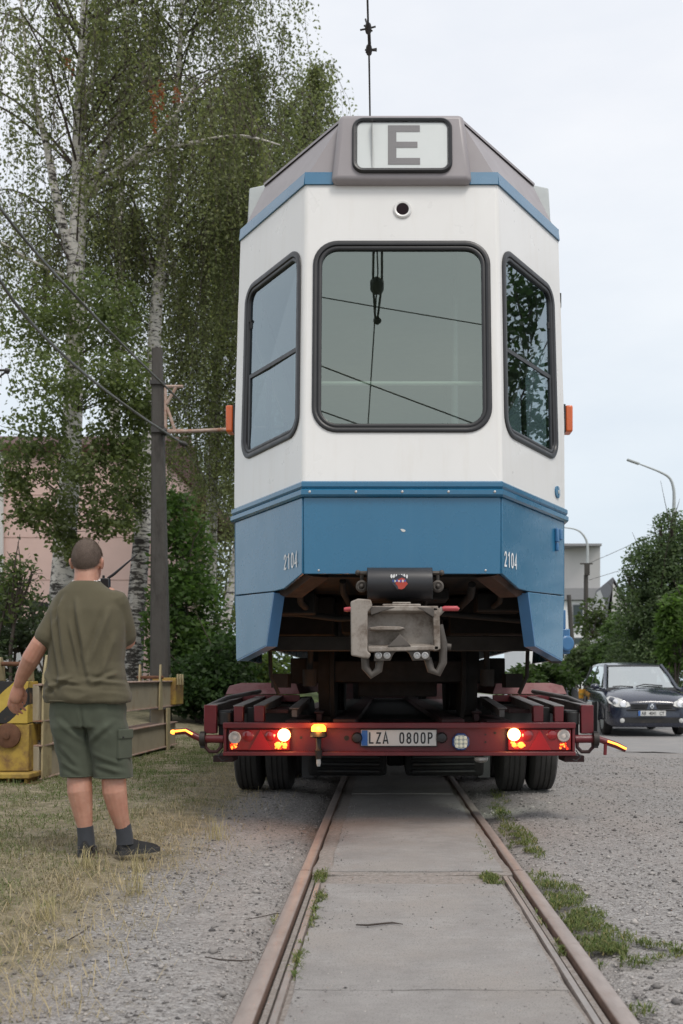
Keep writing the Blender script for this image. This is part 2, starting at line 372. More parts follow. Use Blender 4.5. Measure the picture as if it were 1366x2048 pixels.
I = np.arange(len(gy)-1)[:, None]*nx+np.arange(nx-1)[None, :]; I = I.ravel()
ground = npmesh('ground', V, np.stack([I, I+1, I+nx+1, I+nx], 1), M['ground'], smooth=True); tag(ground, kind='structure')

M['slab'] = None
def slab_mat():
    m, t, b = newmat('slab_concrete')
    base = ramp(t, noisen(t, 3.5, 8, .68), (.28, (0.257,0.241,0.230)), (.7, (0.369,0.352,0.338)))
    st = ramp(t, noisen(t, 22, 7, .75, (.45, 1.3, 1)), (.3, .90), (.65, 1.04)); base = mixc(t, 1.0, base, st, 'MULTIPLY')
    du = ramp(t, noisen(t, 1.8, 7, .6), (.46, 0.0), (.66, .75)); base = mixc(t, du, base, (0.324,0.295,0.270))
    sp = ramp(t, noisen(t, 160, 3, .7), (.53, 0.0), (.66, .8)); base = mixc(t, sp, base, (0.162,0.154,0.150))
    t.links.new(base, b.inputs['Base Color']); b.inputs['Roughness'].default_value = .9; b.inputs['Specular IOR Level'].default_value = .25
    bumpn(t, b, noisen(t, 70, 8, .8, (.6, 1.3, 1)), .8, .009); return m
M['slab'] = slab_mat()
M['dirt'] = mat('track_dirt', (0.252,0.220,0.198), .95, var=.35, scale=40, bump=.8, bscale=60, bdist=.012, dirt=(0.360,0.341,0.323), damt=.4, dscale=70)
def rough_sheet(x0, x1, y0, y1, top, amp, step, seed, thick=.06, edge=.01):
    mb = MB(); nx = max(2, int((x1-x0)/step)); ny = max(2, int((y1-y0)/step)); vs = []
    for j in range(ny+1):
        for i in range(nx+1):
            x = x0+(x1-x0)*i/nx; y = y0+(y1-y0)*j/ny
            e = (i in (0, nx)) or (j in (0, ny))
            ox = edge*nz2(x, y, 6, seed) if i in (0, nx) else 0; oy = edge*nz2(x, y, 6, seed+5) if j in (0, ny) else 0
            vs.append((x+ox, y+oy, top+amp*nz2(x, y, 3, seed)+amp*.6*nz2(x, y, 11, seed)-(.004 if e else 0)))
    n = nx+1; fs = [(j*n+i, j*n+i+1, (j+1)*n+i+1, (j+1)*n+i) for j in range(ny) for i in range(nx)]
    rim = [i for i in range(n)]+[j*n+nx for j in range(1, ny+1)]+[ny*n+i for i in range(nx-1, -1, -1)]+[j*n for j in range(ny-1, 0, -1)]
    b = len(vs); vs += [(vs[i][0], vs[i][1], top-thick) for i in rim]; k = len(rim)
    fs += [(rim[q], b+q, b+(q+1) % k, rim[(q+1) % k]) for q in range(k)]
    return mb.add(vs, fs)
bed = rough_sheet(-.297, .593, .6, 5.055, -.017, .006, .12, 9.1, .05).build('track_bed', M['dirt'], smooth=50); tag(bed, kind='structure')
bed2 = rough_sheet(XC-.509, XC+.509, 5.06, 60, -.016, .005, .1, 4.4, .05).build('track_bed', M['dirt'], smooth=50); tag(bed2, kind='structure')
for i, (x0, x1, y0, y1, tp) in enumerate([(-.282, .578, .8, 3.13, -.006), (-.284, .580, 3.137, 3.92, -.005), (-.276, .572, 3.928, 4.80, -.008),
        (-.268, .618, 5.12, 6.9, -.006), (-.268, .618, 6.92, 8.7, -.009), (-.268, .618, 8.72, 10.5, -.006), (-.268, .618, 10.52, 12.3, -.008), (-.268, .618, 12.32, 14.2, -.006)]):
    s = rough_sheet(x0, x1, y0, y1, tp, .0022, .07, 2.3*i+1, .05, .014).build('slab', M['slab'], bed, smooth=60)

def rail_mat(name, top, side):
    m, t, b = newmat(name)
    g = nnode(t, 'ShaderNodeNewGeometry'); s = nnode(t, 'ShaderNodeSeparateXYZ'); t.links.new(g.outputs['Normal'], s.inputs[0])
    f = ramp(t, s.outputs[2], (.55, 0.0), (.9, 1.0))
    a = ramp(t, noisen(t, 14, 8, .7, (1, .25, 1)), (.3, C(top, .78)), (.7, C(top, 1.15)))
    a = mixc(t, ramp(t, noisen(t, 9, 6), (.52, 0.0), (.75, .45)), a, (.21,.15,.12))
    d = ramp(t, noisen(t, 25, 8, .7), (.3, C(side, .6)), (.7, C(side, 1.3)))
    t.links.new(mixc(t, f, d, a), b.inputs['Base Color']); b.inputs['Metallic'].default_value = .25
    t.links.new(ramp(t, f, (0, .85), (1, .48)), b.inputs['Roughness'])
    bumpn(t, b, noisen(t, 70, 6, .7, (1, .3, 1)), .25, .004); return m
M['rail'] = rail_mat('rail_steel', (.345,.295,.272), (.12,.072,.053))
M['guard'] = rail_mat('guard_steel', (.33,.305,.288), (.20,.165,.145))
def rail_profile(x0, x1):
    c = .009
    return [(x0, -.035), (x0, -c), (x0+c*.4, -c*.3), (x0+c, 0), ((x0+x1)/2, .0012), (x1-c, 0), (x1-c*.4, -c*.3), (x1, -c), (x1, -.035), (x1-.022, -.05), (x1-.022, -.12), (x0+.022, -.12), (x0+.022, -.05)]
def ys_of(y0, y1): return [y0]+[y for y in np.arange(math.ceil(y0), y1, 1.0) if y-y0 > .05 and y1-y > .05]+[y1]
def rail(name, label, x0, x1, y0, y1, parent=None):
    mb = MB(); mb.loft([[(x, y, z) for x, z in rail_profile(x0, x1)] for y in ys_of(y0, y1)])
    o = mb.build(name, M['rail'], parent, smooth=50); return o
for sgn, nm in ((-1, 'left'), (1, 'right')):
    def mx_(a, b): return (XC+sgn*(a-0)) , (XC+sgn*b)
    th = thing('tram_rail', 'rusty steel %s rail of the tram track with inner guard rail in the foreground' % ('left-hand' if sgn < 0 else 'right-hand'), 'rail', (XC+sgn*.54, 4, -.03), group='rails of the tram track')
    lo, hi = sorted((XC+sgn*.511, XC+sgn*.575))
    rail('rail_head', None, lo, hi, .6, 5.085, th)
    lo, hi = sorted((XC+sgn*.514, XC+sgn*.572))
    rail('rail_head', None, lo, hi, 5.095, 60, th)
    mb = MB(); lo, hi = sorted((XC+sgn*.447, XC+sgn*.476))
    mb.loft([[(x, y, z-.012) for x, z in [(lo,-.06),(lo,-.006),(lo+.005,0),(hi-.005,0),(hi,-.006),(hi,-.06)]] for y in ys_of(.6, 5.0)])
    mb.build('guard_rail', M['guard'], th, smooth=50)
    mb = MB(); lo, hi = sorted((XC+sgn*.484, XC+sgn*.503))
    mb.box(lo, hi, .6, 5.05, -.06, -.024); mb.build('groove_floor', M['dirt'], th)

# ------------------------------------------------------------------ scattered stuff
def tri_stones(pts, sizes, cols):
    ico = np.array([(0,0,1),(.9,0,.1),(.2,.85,.0),(-.8,.45,.1),(-.7,-.6,-.05),(.3,-.9,.1),(0,0,-1)], dtype=np.float32)
    fc = np.array([(0,1,2),(0,2,3),(0,3,4),(0,4,5),(0,5,1),(6,2,1),(6,3,2),(6,4,3),(6,5,4),(6,1,5)])
    n = len(pts); V = np.repeat(ico[None], n, 0)*np.random.uniform(.65, 1.25, (n, 7, 1))
    a = np.random.uniform(0, 2*pi, n); c, s = np.cos(a), np.sin(a)
    st = np.random.uniform(.5, 1.0, n)
    x = V[:, :, 0]*c[:, None]-V[:, :, 1]*st[:, None]*s[:, None]; y = V[:, :, 0]*s[:, None]+V[:, :, 1]*st[:, None]*c[:, None]
    V = np.stack([x, y, V[:, :, 2]*np.random.uniform(.35, .75, (n, 1))], 2)*np.asarray(sizes)[:, None, None]+np.asarray(pts)[:, None, :]
    FA = (fc[None]+(np.arange(n)*7)[:, None, None]).reshape(-1, 3)
    return V.reshape(-1, 3), FA, np.repeat(np.asarray(cols), 7, 0)
M['stone'] = attrmat('loose_stone', .9)
def stones(name, n, xr, yr, smin, smax, mask, label=None, base=((.085,.08,.08), (.43,.40,.375))):
    P = []; S = []; K = []
    while len(P) < n:
        y = yr[0]+(yr[1]-yr[0])*random.random()**1.6; x = random.uniform(*xr)
        if abs(x) > .42*y+.3: 
            if random.random() < .9: continue
        if not mask(x, y): continue
        s = smin+(smax-smin)*random.random()**3; P.append((x, y, gz(x, y) if abs(x-XC) > .6 else -.008)); S.append(s)
        k = random.random(); K.append([base[0][i]*(1-k)+base[1][i]*k for i in range(3)])
    P = np.array(P); S = np.array(S); P[:, 2] += S*.2
    V, FA, CC = tri_stones(P, S, K)
    o = npmesh(name, V, FA, M['stone'], CC); return tag(o, label, None, None, 'stuff')
stones('gravel', 42000, (-3.2, 5.5), (2.4, 13), .003, .0125, lambda x, y: (abs(x-XC) > .60) and (x > -1.35 or random.random() < .12) and nz2(x, y, 1.1, 4) > -.35+.4*random.random()-.3, 'loose grey gravel beside the tram rails')
stones('pebbles', 700, (-1.3, 5), (2.4, 12), .010, .026, lambda x, y: abs(x-XC) > .62, 'scattered larger pebbles on the gravel')
stones('grit', 4500, (-.28, .58), (2.4, 8), .0015, .0065, lambda x, y: random.random() < .25+.75*abs((x-XC)/.42)**2, 'grit lying on the concrete slabs')

M['grass'] = attrmat('grass_blade', .7, .25)
def blades(P, H, lean, wid, cols):
    P = np.asarray(P, dtype=np.float32); n = len(P); H = np.asarray(H)[:, None]
    a = np.random.uniform(0, 2*pi, n); d = np.stack([np.cos(a), np.sin(a), 0*a], 1); w = np.stack([-np.sin(a), np.cos(a), 0*a], 1)
    L = np.asarray(lean)[:, None]; up = np.array([[0, 0, 1.0]]); W2 = np.asarray(wid)[:, None]
    b0 = P-w*W2; b1 = P+w*W2; mid = P+up*H*.6*np.sqrt(np.clip(1-L*.5, .1, 1))+d*H*L*.35
    m0 = mid-w*W2*.7; m1 = mid+w*W2*.7; tip = P+up*H*np.clip(1-L*.75, .08, 1)+d*H*L
    V = np.stack([b0, b1, m1, m0, tip], 1).reshape(-1, 3); o = np.arange(n)*5
    FA = np.concatenate([np.stack([o, o+1, o+2], 1), np.stack([o, o+2, o+3], 1), np.stack([o+3, o+2, o+4], 1)])
    return V, FA, np.repeat(np.asarray(cols), 5, 0)
P, H, Ln, Wd, Cc = [], [], [], [], []
def gcol(x, y):
    k = .5+.5*nz2(x, y, 1.1, 7)+.35*nz2(x, y, 4, 2)+random.uniform(-.25, .25)
    k -= .35*float(sst(-2.3, -1.4, x)); k += .28*float(sst(7.5, 9.5, y))*float(sst(-1.5, -2.2, x))
    k += .12*float(sst(4.6,3.4,y))
    dry = (.38,.32,.215) if random.random() < .6 else (.24,.195,.125); gre = (.105,.145,.045) if random.random() < .5 else (.14,.17,.065)
    k = min(1, max(0, (k-.08)*1.9)); return [dry[i]*(1-k)+gre[i]*k for i in range(3)]
n = 0
while n < 145000:
    y = 2.9+14*random.random()**1.9; x = random.uniform(-8, -1.0)
    if x < -.58*y-.3: continue
    if (-1.75 < x < -1.22 and 5.30 < y < 5.62 and random.random() < .75): continue
    e = x+.30*nz2(x, y, 1.4, 5)+.12*nz2(x, y, 6, 5)
    pr = float(sst(-1.18, -1.75, e))*(.15+.85*float(sst(-.4, .2, nz2(x, y, 2.3, 11)+.5*nz2(x, y, 7, 2))))+ (.06 if e < -1.0 else 0)
    if random.random() > pr: continue
    n += 1; P.append((x, y, gz(x, y)-.004)); h = random.uniform(.014, .036) if random.random() < .93 else random.uniform(.05, .09)
    H.append(h*(1+.4*nz2(x, y, 2, 1))); Ln.append(random.uniform(.3, 1.3)); Wd.append(random.uniform(.0011, .0024)*(1+y*.07)); Cc.append(gcol(x, y))
V, FA, CC = blades(P, H, Ln, Wd, Cc)
tag(npmesh('grass', V, FA, M['grass'], CC), 'short dry and green grass on the verge left of the gravel', None, None, 'stuff')
# straw: long flattened dry stems along the verge edge
P, H, Ln, Wd, Cc = [], [], [], [], []
for i in range(2600):
    y = 2.9+8*random.random()**1.7; x = -1.22+random.gauss(0, .24)-.15*random.random()
    if x > -.72: continue
    P.append((x, y, gz(x, y)+.002)); H.append(random.uniform(.05, .17)); Ln.append(random.uniform(.9, 1.25)); Wd.append(random.uniform(.0008, .0018)); k = random.uniform(.7, 1.15); Cc.append((.43*k,.35*k,.215*k))
for (cx, cy) in ((-1.16, 4.65), (-1.38, 4.1), (-1.05, 6.3), (-1.62, 3.7), (-1.28, 5.2), (-1.5, 5.1)):
    for i in range(45):
        P.append((cx+random.gauss(0, .035), cy+random.gauss(0, .035), gz(cx, cy))); H.append(random.uniform(.1, .22)); Ln.append(random.uniform(.15, .8)); Wd.append(random.uniform(.001, .002)); k = random.uniform(.75, 1.1); Cc.append((.42*k,.36*k,.20*k))
V, FA, CC = blades(P, H, Ln, Wd, Cc)
tag(npmesh('straw', V, FA, M['grass'], CC), 'dry straw stems fringing the verge', None, None, 'stuff')
# low weeds along the rails
def weeds(name, label, patches):
    P = []; Hh = []; Ln = []; Wd = []; Cc = []
    for (px0, py0, rx, ry, n) in patches:
        Y0 = F*CH/(py0-PY); X0 = (px0-PX)/F*Y0
        for i in range(int(n*1.7)):
            r = random.random()**.75*1.12; a = random.uniform(0, 2*pi); x = X0+rx*r*cos(a); y = Y0+ry*r*sin(a)
            if .505 < abs(x-XC) < .585: continue
            if nz2(x, y, 7, 3) < -.12 or nz2(x, y, 22, 3) < -.3: continue
            P.append((x, y, max(gz(x, y), -.03)+random.uniform(0, .018))); Hh.append(random.uniform(.016, .045)); Ln.append(random.uniform(.5, 1.3))
            Wd.append(random.uniform(.0010, .0032)); k = random.random(); q = random.uniform(.75, 1.2)
            Cc.append(((.075+.09*k)*q, (.12+.06*k)*q, (.030+.03*k)*q) if random.random() < .93 else (.3,.25,.12))
    V, FA, CC = blades(P, Hh, Ln, Wd, Cc); tag(npmesh(name, V, FA, M['grass'], CC), label, None, None, 'stuff')
weeds('weeds', 'low green weeds growing along the tram rails', [(1105,1775,.13,.42,1700),(1150,1830,.14,.30,1500),(1215,1885,.17,.22,1500),(1300,1890,.12,.10,450),(1165,1905,.08,.14,500),
    (1035,1665,.09,.55,1100),(1050,1695,.10,.25,600),(1000,1620,.07,.6,500),(985,1752,.055,.14,800),(965,1690,.02,.5,150),(640,1750,.03,.25,350),(640,1800,.028,.25,330),(600,1905,.02,.25,260),(630,1830,.02,.2,150),
    (1270,2005,.05,.06,120),(560,1830,.03,.1,40),(1000,1590,.06,.5,260)])
# twigs
M['twig'] = mat('twig_bark', (.055,.042,.035), .9, var=.3)
def stick(name, label, pts, r):
    P = [at(px, py, F*CH/(py-PY)) for px, py in pts]
    for p in P: p.z = max(gz(p.x, p.y) if abs(p.x-XC) > .6 else -.004, -.012)+r*.8
    tag(MB().tube(P, [r*.7]+[r]*(len(P)-2)+[r*.4], 6).build(name, M['twig'], smooth=60), label, 'twig')
stick('twig', 'thin dark curved twig lying on the concrete slab', [(712,1849),(735,1850),(762,1847),(785,1845),(806,1848)], .004)
stick('dry_stem', 'long dry stem lying across the gravel up to the left rail', [(490,1834),(520,1829),(550,1826),(580,1827)], .002)
stick('dry_stem', 'short brown stick lying at the straw edge', [(135,1876),(160,1862),(180,1848)], .003)
stick('dry_stem', 'pale dry stem on the gravel left of the track', [(410,1908),(440,1914),(480,1916),(505,1919)], .003)

# asphalt road on the right where the car stands
M['asphalt'] = mat('asphalt', (.25,.243,.24), .9, var=.12, scale=3, bump=.5, bscale=120, dirt=(.30,.28,.265), damt=.4, dscale=2)
mb = MB(); rx = list(np.arange(3.6, 11.01, .35)); ry = list(np.arange(14.2, 30, .5))+list(np.arange(30, 120, 5)); vs = []
for j, y in enumerate(ry):
    for i, x in enumerate(rx):
        ox = .25*nz2(0, y, .8, 3)-.03*(y-14)*(1 if i == 0 else 0) if i == 0 else 0; oy = .35*nz2(x, 0, 1.3, 8)+.12*nz2(x, 0, 5, 2) if j == 0 else 0
        if j == 0: oy += .35*max(0, 5-x)
        vs.append((x+ox, y+oy, gz(x, y, False)+.014-(.012 if (j == 0 or i == 0) else 0)))
n = len(rx); tag(mb.add(vs, [(j*n+i, j*n+i+1, (j+1)*n+i+1, (j+1)*n+i) for j in range(len(ry)-1) for i in range(n-1)]).build('road', M['asphalt'], smooth=40), kind='structure')
# ================================================================== the tram on the trailer
TX = 0.11
tram = thing('tram', 'blue and white tram end with E destination display carried on a red trailer', 'tram', (TX, 13, .70))
WN = .572
def yn(z): return 5.75+.115*max(0, z-2.1)
def wc(z): return 1.10-.034*max(0, z-2.7)/1.23
def yc(z): return 6.66+.03*max(0, z-2.1)
def fac(t, z, sgn, out=0.0):          # point on a slanted nose facet; t 0 at the front corner, 1 at the body side
    w0, w1, y0, y1 = WN, wc(z), yn(z), yc(z); u = w0+(w1-w0)*t; y = y0+(y1-y0)*t
    d = Vector((w1-w0, y1-y0, 0)).normalized(); nrm = Vector((d.y, -d.x, 0))
    return Vector((TX+sgn*(u+nrm.x*out), y+nrm.y*out, z))
def frt(u, z, out=0.0): return Vector((TX+u, yn(z)-out, z))
def rrect(a0, a1, z0, z1, r, n=6):
    pts = []
    for cx, cz, s in ((a1-r, z0+r, -pi/2), (a1-r, z1-r, 0), (a0+r, z1-r, pi/2), (a0+r, z0+r, pi)):
        for i in range(n+1): a = s+pi/2*i/n; pts.append((cx+r*cos(a), cz+r*sin(a)))
    return pts
def raycast(poly, c, d):
    best = None
    for i in range(len(poly)):
        ax, ay = poly[i]; bx, by = poly[(i+1) % len(poly)]; ex, ey = bx-ax, by-ay
        den = d[0]*ey-d[1]*ex
        if abs(den) < 1e-12: continue
        t = ((ax-c[0])*ey-(ay-c[1])*ex)/den; u = ((ax-c[0])*d[1]-(ay-c[1])*d[0])/den
        if t > 0 and -1e-6 <= u <= 1+1e-6 and (best is None or t < best): best = t
    return (c[0]+d[0]*best, c[1]+d[1]*best)
def holed(mb, fn, a0, a1, z0, z1, hole, depth, m=0, n=18):
    """panel in parameter space (a,z) with a hole; fn(a,z,out) maps to 3d"""
    c = (sum(p[0] for p in hole)/len(hole), sum(p[1] for p in hole)/len(hole)); outer = []
    sp = [(1-cos(pi*i/n))/2 for i in range(n)]
    for (pa, pz), (qa, qz) in (((a0,z0),(a1,z0)), ((a1,z0),(a1,z1)), ((a1,z1),(a0,z1)), ((a0,z1),(a0,z0))):
        outer += [(pa+(qa-pa)*s, pz+(qz-pz)*s) for s in sp]
    inner = [raycast(hole, c, (p[0]-c[0], p[1]-c[1])) for p in outer]; k = len(outer)
    mid = [((p[0]+q[0])/2, (p[1]+q[1])/2) for p, q in zip(outer, inner)]
    vs = [fn(*p, 0) for p in outer]+[fn(*p, 0) for p in mid]+[fn(*p, 0) for p in inner]+[fn(*p, -depth) for p in inner]
    mb.add(vs, [(r*k+i, r*k+(i+1) % k, (r+1)*k+(i+1) % k, (r+1)*k+i) for r in range(3) for i in range(k)], m)
def gasket(fn, hole, w_in, w_out, name, mats, parent, h=.014):
    c = (sum(p[0] for p in hole)/len(hole), sum(p[1] for p in hole)/len(hole)); k = len(hole); rings = []
    P = hole; nrm = []
    for i in range(k):
        a, b = P[i-1], P[(i+1) % k]; tx, ty = b[0]-a[0], b[1]-a[1]; l = math.hypot(tx, ty) or 1; nrm.append((ty/l, -tx/l))
    for off, o in ((w_out, -.004), (w_out*.95, h*.6), (w_out*.55, h), (-w_in*.1, h*.75), (-w_in*.25, h*.15), (-w_in*.4, h*.35), (-w_in*.8, h*.35), (-w_in, 0), (-w_in, -.05)):
        rings.append([fn(p[0]+q[0]*off, p[1]+q[1]*off, o) for p, q in zip(P, nrm)])
    return MB().loft(rings, caps=False).build(name, mats, parent, smooth=50)
def pane(fn, hole, name, mats, parent, out=-.012):
    me = MB(); me.add([fn(p[0], p[1], out) for p in hole], [tuple(range(len(hole)))]); return me.build(name, mats, parent)

ZB, ZT = 2.10, 3.92
# white upper shell with its three window openings
shell = MB()
fw = rrect(-.500, .500, 2.425, 3.545, .125, 8)
sw = rrect(.075, .845, 2.43, 3.53, .10, 8)
FL = lambda a, z, o=0: fac(a, z, -1, o)
FR = lambda a, z, o=0: fac(a, z, 1, o)
FF = lambda a, z, o=0: frt(a, z, o)
holed(shell, FF, -WN, WN, ZB, ZT, fw, .05); holed(shell, FL, 0, 1, ZB, ZT, sw, .05); holed(shell, FR, 0, 1, ZB, ZT, sw, .05)
me = shell.mesh('upper_shell'); me.materials.append(M['white'])
bm = bmesh.new(); bm.from_mesh(me); bmesh.ops.remove_doubles(bm, verts=bm.verts, dist=.0012); bmesh.ops.recalc_face_normals(bm, faces=bm.faces); bm.to_mesh(me); bm.free()
ushell = link(me, 'upper_shell', tram, bevel=.016, seg=3)
for fn, hole, nm in ((FF, fw, 'rear_window'), (FL, sw, 'corner_window'), (FR, sw, 'corner_window')):
    g = pane(fn, hole, nm, M['glass'] if nm == 'rear_window' else M['glasscorner'], tram)
    gasket(fn, hole, .030 if nm == 'rear_window' else .030, .024 if nm == 'rear_window' else .03, 'window_seal', M['rubber'], g)
    if nm == 'corner_window':
        bar = MB(); bar.hexa([fn(.08,2.925,-.006), fn(.83,2.935,-.006), fn(.83,2.935,-.03), fn(.08,2.925,-.03)], [fn(.08,2.950,-.006), fn(.83,2.96,-.006), fn(.83,2.96,-.03), fn(.08,2.950,-.03)])
        bar.hexa([fn(.78,2.46,-.006), fn(.83,2.46,-.006), fn(.83,2.46,-.03), fn(.78,2.46,-.03)], [fn(.78,2.95,-.006), fn(.83,2.95,-.006), fn(.83,2.95,-.03), fn(.78,2.95,-.03)])
        bar.build('sliding_sash', M['rubber'], g)
        for (a, z) in ((.10, 3.42), (.80, 3.30)):
            ct = MB(); q = fn(a, z, -.02); ct.box(q.x-.014, q.x+.014, q.y-.012, q.y+.012, q.z-.03, q.z+.012); ct.box(q.x-.022, q.x-.006, q.y-.012, q.y+.012, q.z+.0125, q.z+.028)
            ct.build('window_catch', M['black'], g)

# blue lower panels
def panel(pts, fn, name, m=M['blue'], thick=.02, out=0.0, bevel=.004):
    mb = MB(); n = len(pts); A = [fn(a, z, out) for a, z in pts]; B = [fn(a, z, out-thick) for a, z in pts]
    mb.add(A+B, [tuple(range(n)), tuple(range(n, 2*n))[::-1]]+[(i, n+i, n+(i+1) % n, (i+1) % n) for i in range(n)])
    return mb.build(name, m, tram, bevel=bevel)
front_panel = panel([(-.566, 1.58), (.566, 1.58), (.566, 2.022), (-.566, 2.022)], FF, 'lower_front_panel')
for fn in (FL, FR):
    panel([(.008, 2.022), (.985, 2.022), (.985, 1.537), (.385, 1.513), (.25, 1.516), (.008, 1.583)], fn, 'lower_corner_panel')
    panel([(.39, 1.508), (.985, 1.531), (.97, 1.108), (.955, 1.104), (.50, 1.185)], fn, 'corner_skirt')
    # rolled flange of the skirt and the rusty stiffener behind it
    mb = MB()
    for (a, b) in (((.39,1.505),(.50,1.185)), ((.50,1.185),(.955,1.104))):
        mb.hexa([fn(a[0], a[1], .001), fn(b[0], b[1], .001), fn(b[0], b[1], -.07), fn(a[0], a[1], -.07)], [fn(a[0]-.012, a[1]-.004, .001), fn(b[0]-.012, b[1]-.006, .001), fn(b[0]-.012, b[1]-.006, -.07), fn(a[0]-.012, a[1]-.004, -.07)])
    mb.build('skirt_flange', M['bluedk'], tram)
    mb = MB(); mb.hexa([fn(-.02,1.565,-.05), fn(.33,1.475,-.05), fn(.33,1.475,-.16), fn(-.02,1.565,-.16)], [fn(.02,1.582,-.03), fn(.42,1.508,-.03), fn(.42,1.508,-.16), fn(.02,1.582,-.16)]); mb.build('stiffener', M['rustin'], tram)
# belt moulding
def belt(z0, z1, out, name, m):
    pl = [FL(1.03, z0, 0)]; ring0 = []; ring1 = []
    def pts(z, o):
        k = o*.55
        L = [fac(1.0, z, -1, 0)+Vector((-o, .0, 0)), Vector((TX-WN-k*.5, yn(z)-o, z)), Vector((TX+WN+k*.5, yn(z)-o, z)), fac(1.0, z, 1, 0)+Vector((o, .0, 0))]
        L[0].y += .0; return [Vector((L[0].x, 20.0, z))]+L+[Vector((L[3].x, 20.0, z))]
    prof = [(z0, -.012), (z0, out*.6), (z0+(z1-z0)*.25, out), (z1-(z1-z0)*.2, out), (z1, out*.5), (z1, -.012)]
    cols = [pts(z, o) for z, o in prof]; mb = MB(); n = 6
    vs = [cols[j][i] for i in range(n) for j in range(len(prof))]; k = len(prof)
    mb.add(vs, [(i*k+j, i*k+(j+1), (i+1)*k+(j+1), (i+1)*k+j) for i in range(n-1) for j in range(k-1)]); return mb.build(name, m, tram, smooth=25)
belt(2.070, 2.112, .020, 'belt_moulding', M['blue']); belt(2.022, 2.068, .026, 'belt_moulding', M['blue'])
for i in range(5):
    q = frt(-.53+i*.265, 2.047, .026); MB().lathe([(.0075, -.004), (.0075, .002), (.004, .004)], q, (0,-1,0), 10).build('screw', M['steel'], tram, smooth=40)
for px, z in ((-.48,1.6),(0,1.6),(.48,1.6)):
    q = frt(px, z, 0); MB().lathe([(.0065, -.004), (.0065, .002), (.003, .004)], q, (0,-1,0), 10).build('screw', M['steel'], tram, smooth=40)
q = frt(.005, 1.83, .001); mb = MB(); mb.add([q+Vector((.012*cos(a)*(1.2+.3*sin(3*a)), -.001, .008*sin(a)-.004*cos(a))) for a in [2*pi*i/9 for i in range(9)]], [tuple(range(9))]); mb.build('paint_chip', M['platewhite'], tram)
# upper blue band
for fn, a0, a1 in ((FL, 0, 1), (FF, -WN, WN), (FR, 0, 1)):
    segs = ((a0, a1),)
    if fn is FF: segs = ((-WN-.004, -.405), (.405, WN+.004))
    for s0, s1 in segs: MB().hexa([fn(s0,3.921,.012), fn(s1,3.921,.012), fn(s1,3.921,-.05), fn(s0,3.921,-.05)], [fn(s0,4.0,.004), fn(s1,4.0,.004), fn(s1,4.0,-.05), fn(s0,4.0,-.05)]).build('roof_band', M['blue'], tram)
# grey roof fairing
def rp(t, z): # bottom edge at z 4.0 to top edge 4.34
    k = (z-4.0)/.34; b0 = Vector((WN-.02, yn(4.0)+.01, 0)); b1 = Vector((1.045, yc(4.0), 0)); t0 = Vector((.36, 6.03, 0)); t1 = Vector((.905, 6.80, 0))
    b = b0.lerp(b1, t); tt = t0.lerp(t1, t); p = b.lerp(tt, k); return p
rf = MB()
for sgn in (-1, 1):
    pts = [rp(0,3.99), rp(1,3.99), rp(1,4.325), rp(0,4.325)]; zz = [3.99,3.99,4.325,4.325]
    A = [Vector((TX+sgn*p.x, p.y, z)) for p, z in zip(pts, zz)]; rf.add(A, [(0,1,2,3)])
    e = [Vector((TX+sgn*p.x*1.012, p.y-.012, z)) for p, z in ((rp(0,4.33),4.328),(rp(1,4.33),4.328))]; e2 = [v+Vector((0,.004,.018)) for v in e]
    rf.add([e[0], e[1], e2[1], e2[0]], [(0,1,2,3)])
    rf.add([A[0], A[3], Vector((TX, A[3].y, 4.325)), Vector((TX, A[0].y, 3.99))], [(0,1,2,3)])
    rf.add([A[1], A[2], Vector((A[2].x, 20, 4.325)), Vector((A[1].x+sgn*.02, 20, 3.99))], [(0,1,2,3)])
    rf.add([e2[0], e2[1], Vector((e2[1].x, 20, 4.346)), Vector((TX, 20, 4.346)), Vector((TX, e2[0].y, 4.346))], [(0,1,2,3,4)])
roof = rf.build('roof', M['mauve'], tram)
for sgn in (-1, 1):
    mb = MB(); mb.hexa([(TX+sgn*.925, 6.83, 4.03),(TX+sgn*1.04, 6.83, 4.03),(TX+sgn*1.04, 12, 4.03),(TX+sgn*.925, 12, 4.03)], [(TX+sgn*.915, 6.88, 4.385),(TX+sgn*1.03, 6.88, 4.36),(TX+sgn*1.03, 12, 4.36),(TX+sgn*.915, 12, 4.385)])
    mb.build('roof_side_duct', M['lightgrey'], tram, bevel=.01)
# destination display
mb = MB(); mb.hexa([(TX-.418,5.90,3.915),(TX+.418,5.90,3.915),(TX+.418,6.2,3.915),(TX-.418,6.2,3.915)], [(TX-.372,5.955,4.345),(TX+.372,5.955,4.345),(TX+.372,6.2,4.348),(TX-.372,6.2,4.348)])
box_ = mb.build('display_housing', M['mauve'], tram, bevel=.035, seg=4)
DF = lambda a, z, o=0: Vector((TX+a+.004, 5.90+(z-3.915)/.43*.055-.001-o, z))
dh = rrect(-.275, .275, 3.985, 4.29, .045, 6)
pd = pane(DF, dh, 'display_screen', M['signwhite'], box_, .004); gasket(DF, dh, .010, .022, 'display_frame', M['rubber'], box_, .02)
mb = MB()
for (a0, a1, z0, z1) in ((-.085,-.035,4.015,4.265), (-.035,.105,4.015,4.057), (-.035,.09,4.122,4.160), (-.035,.105,4.223,4.265)):
    mb.add([DF(a0,z0,.006), DF(a1,z0,.006), DF(a1,z1,.006), DF(a0,z1,.006)], [(0,1,2,3)])
mb.build('letter', M['signgrey'], box_)
pane(DF, dh, 'display_glass', glassmat('display_glass', (.98,.98,.98), .0), box_, .010)
MB().box(TX-.175, TX-.1735, DF(0,4).y-.0105, DF(0,4).y-.0045+.03, 3.99, 4.285).build('display_seam', M['signgrey'], box_)
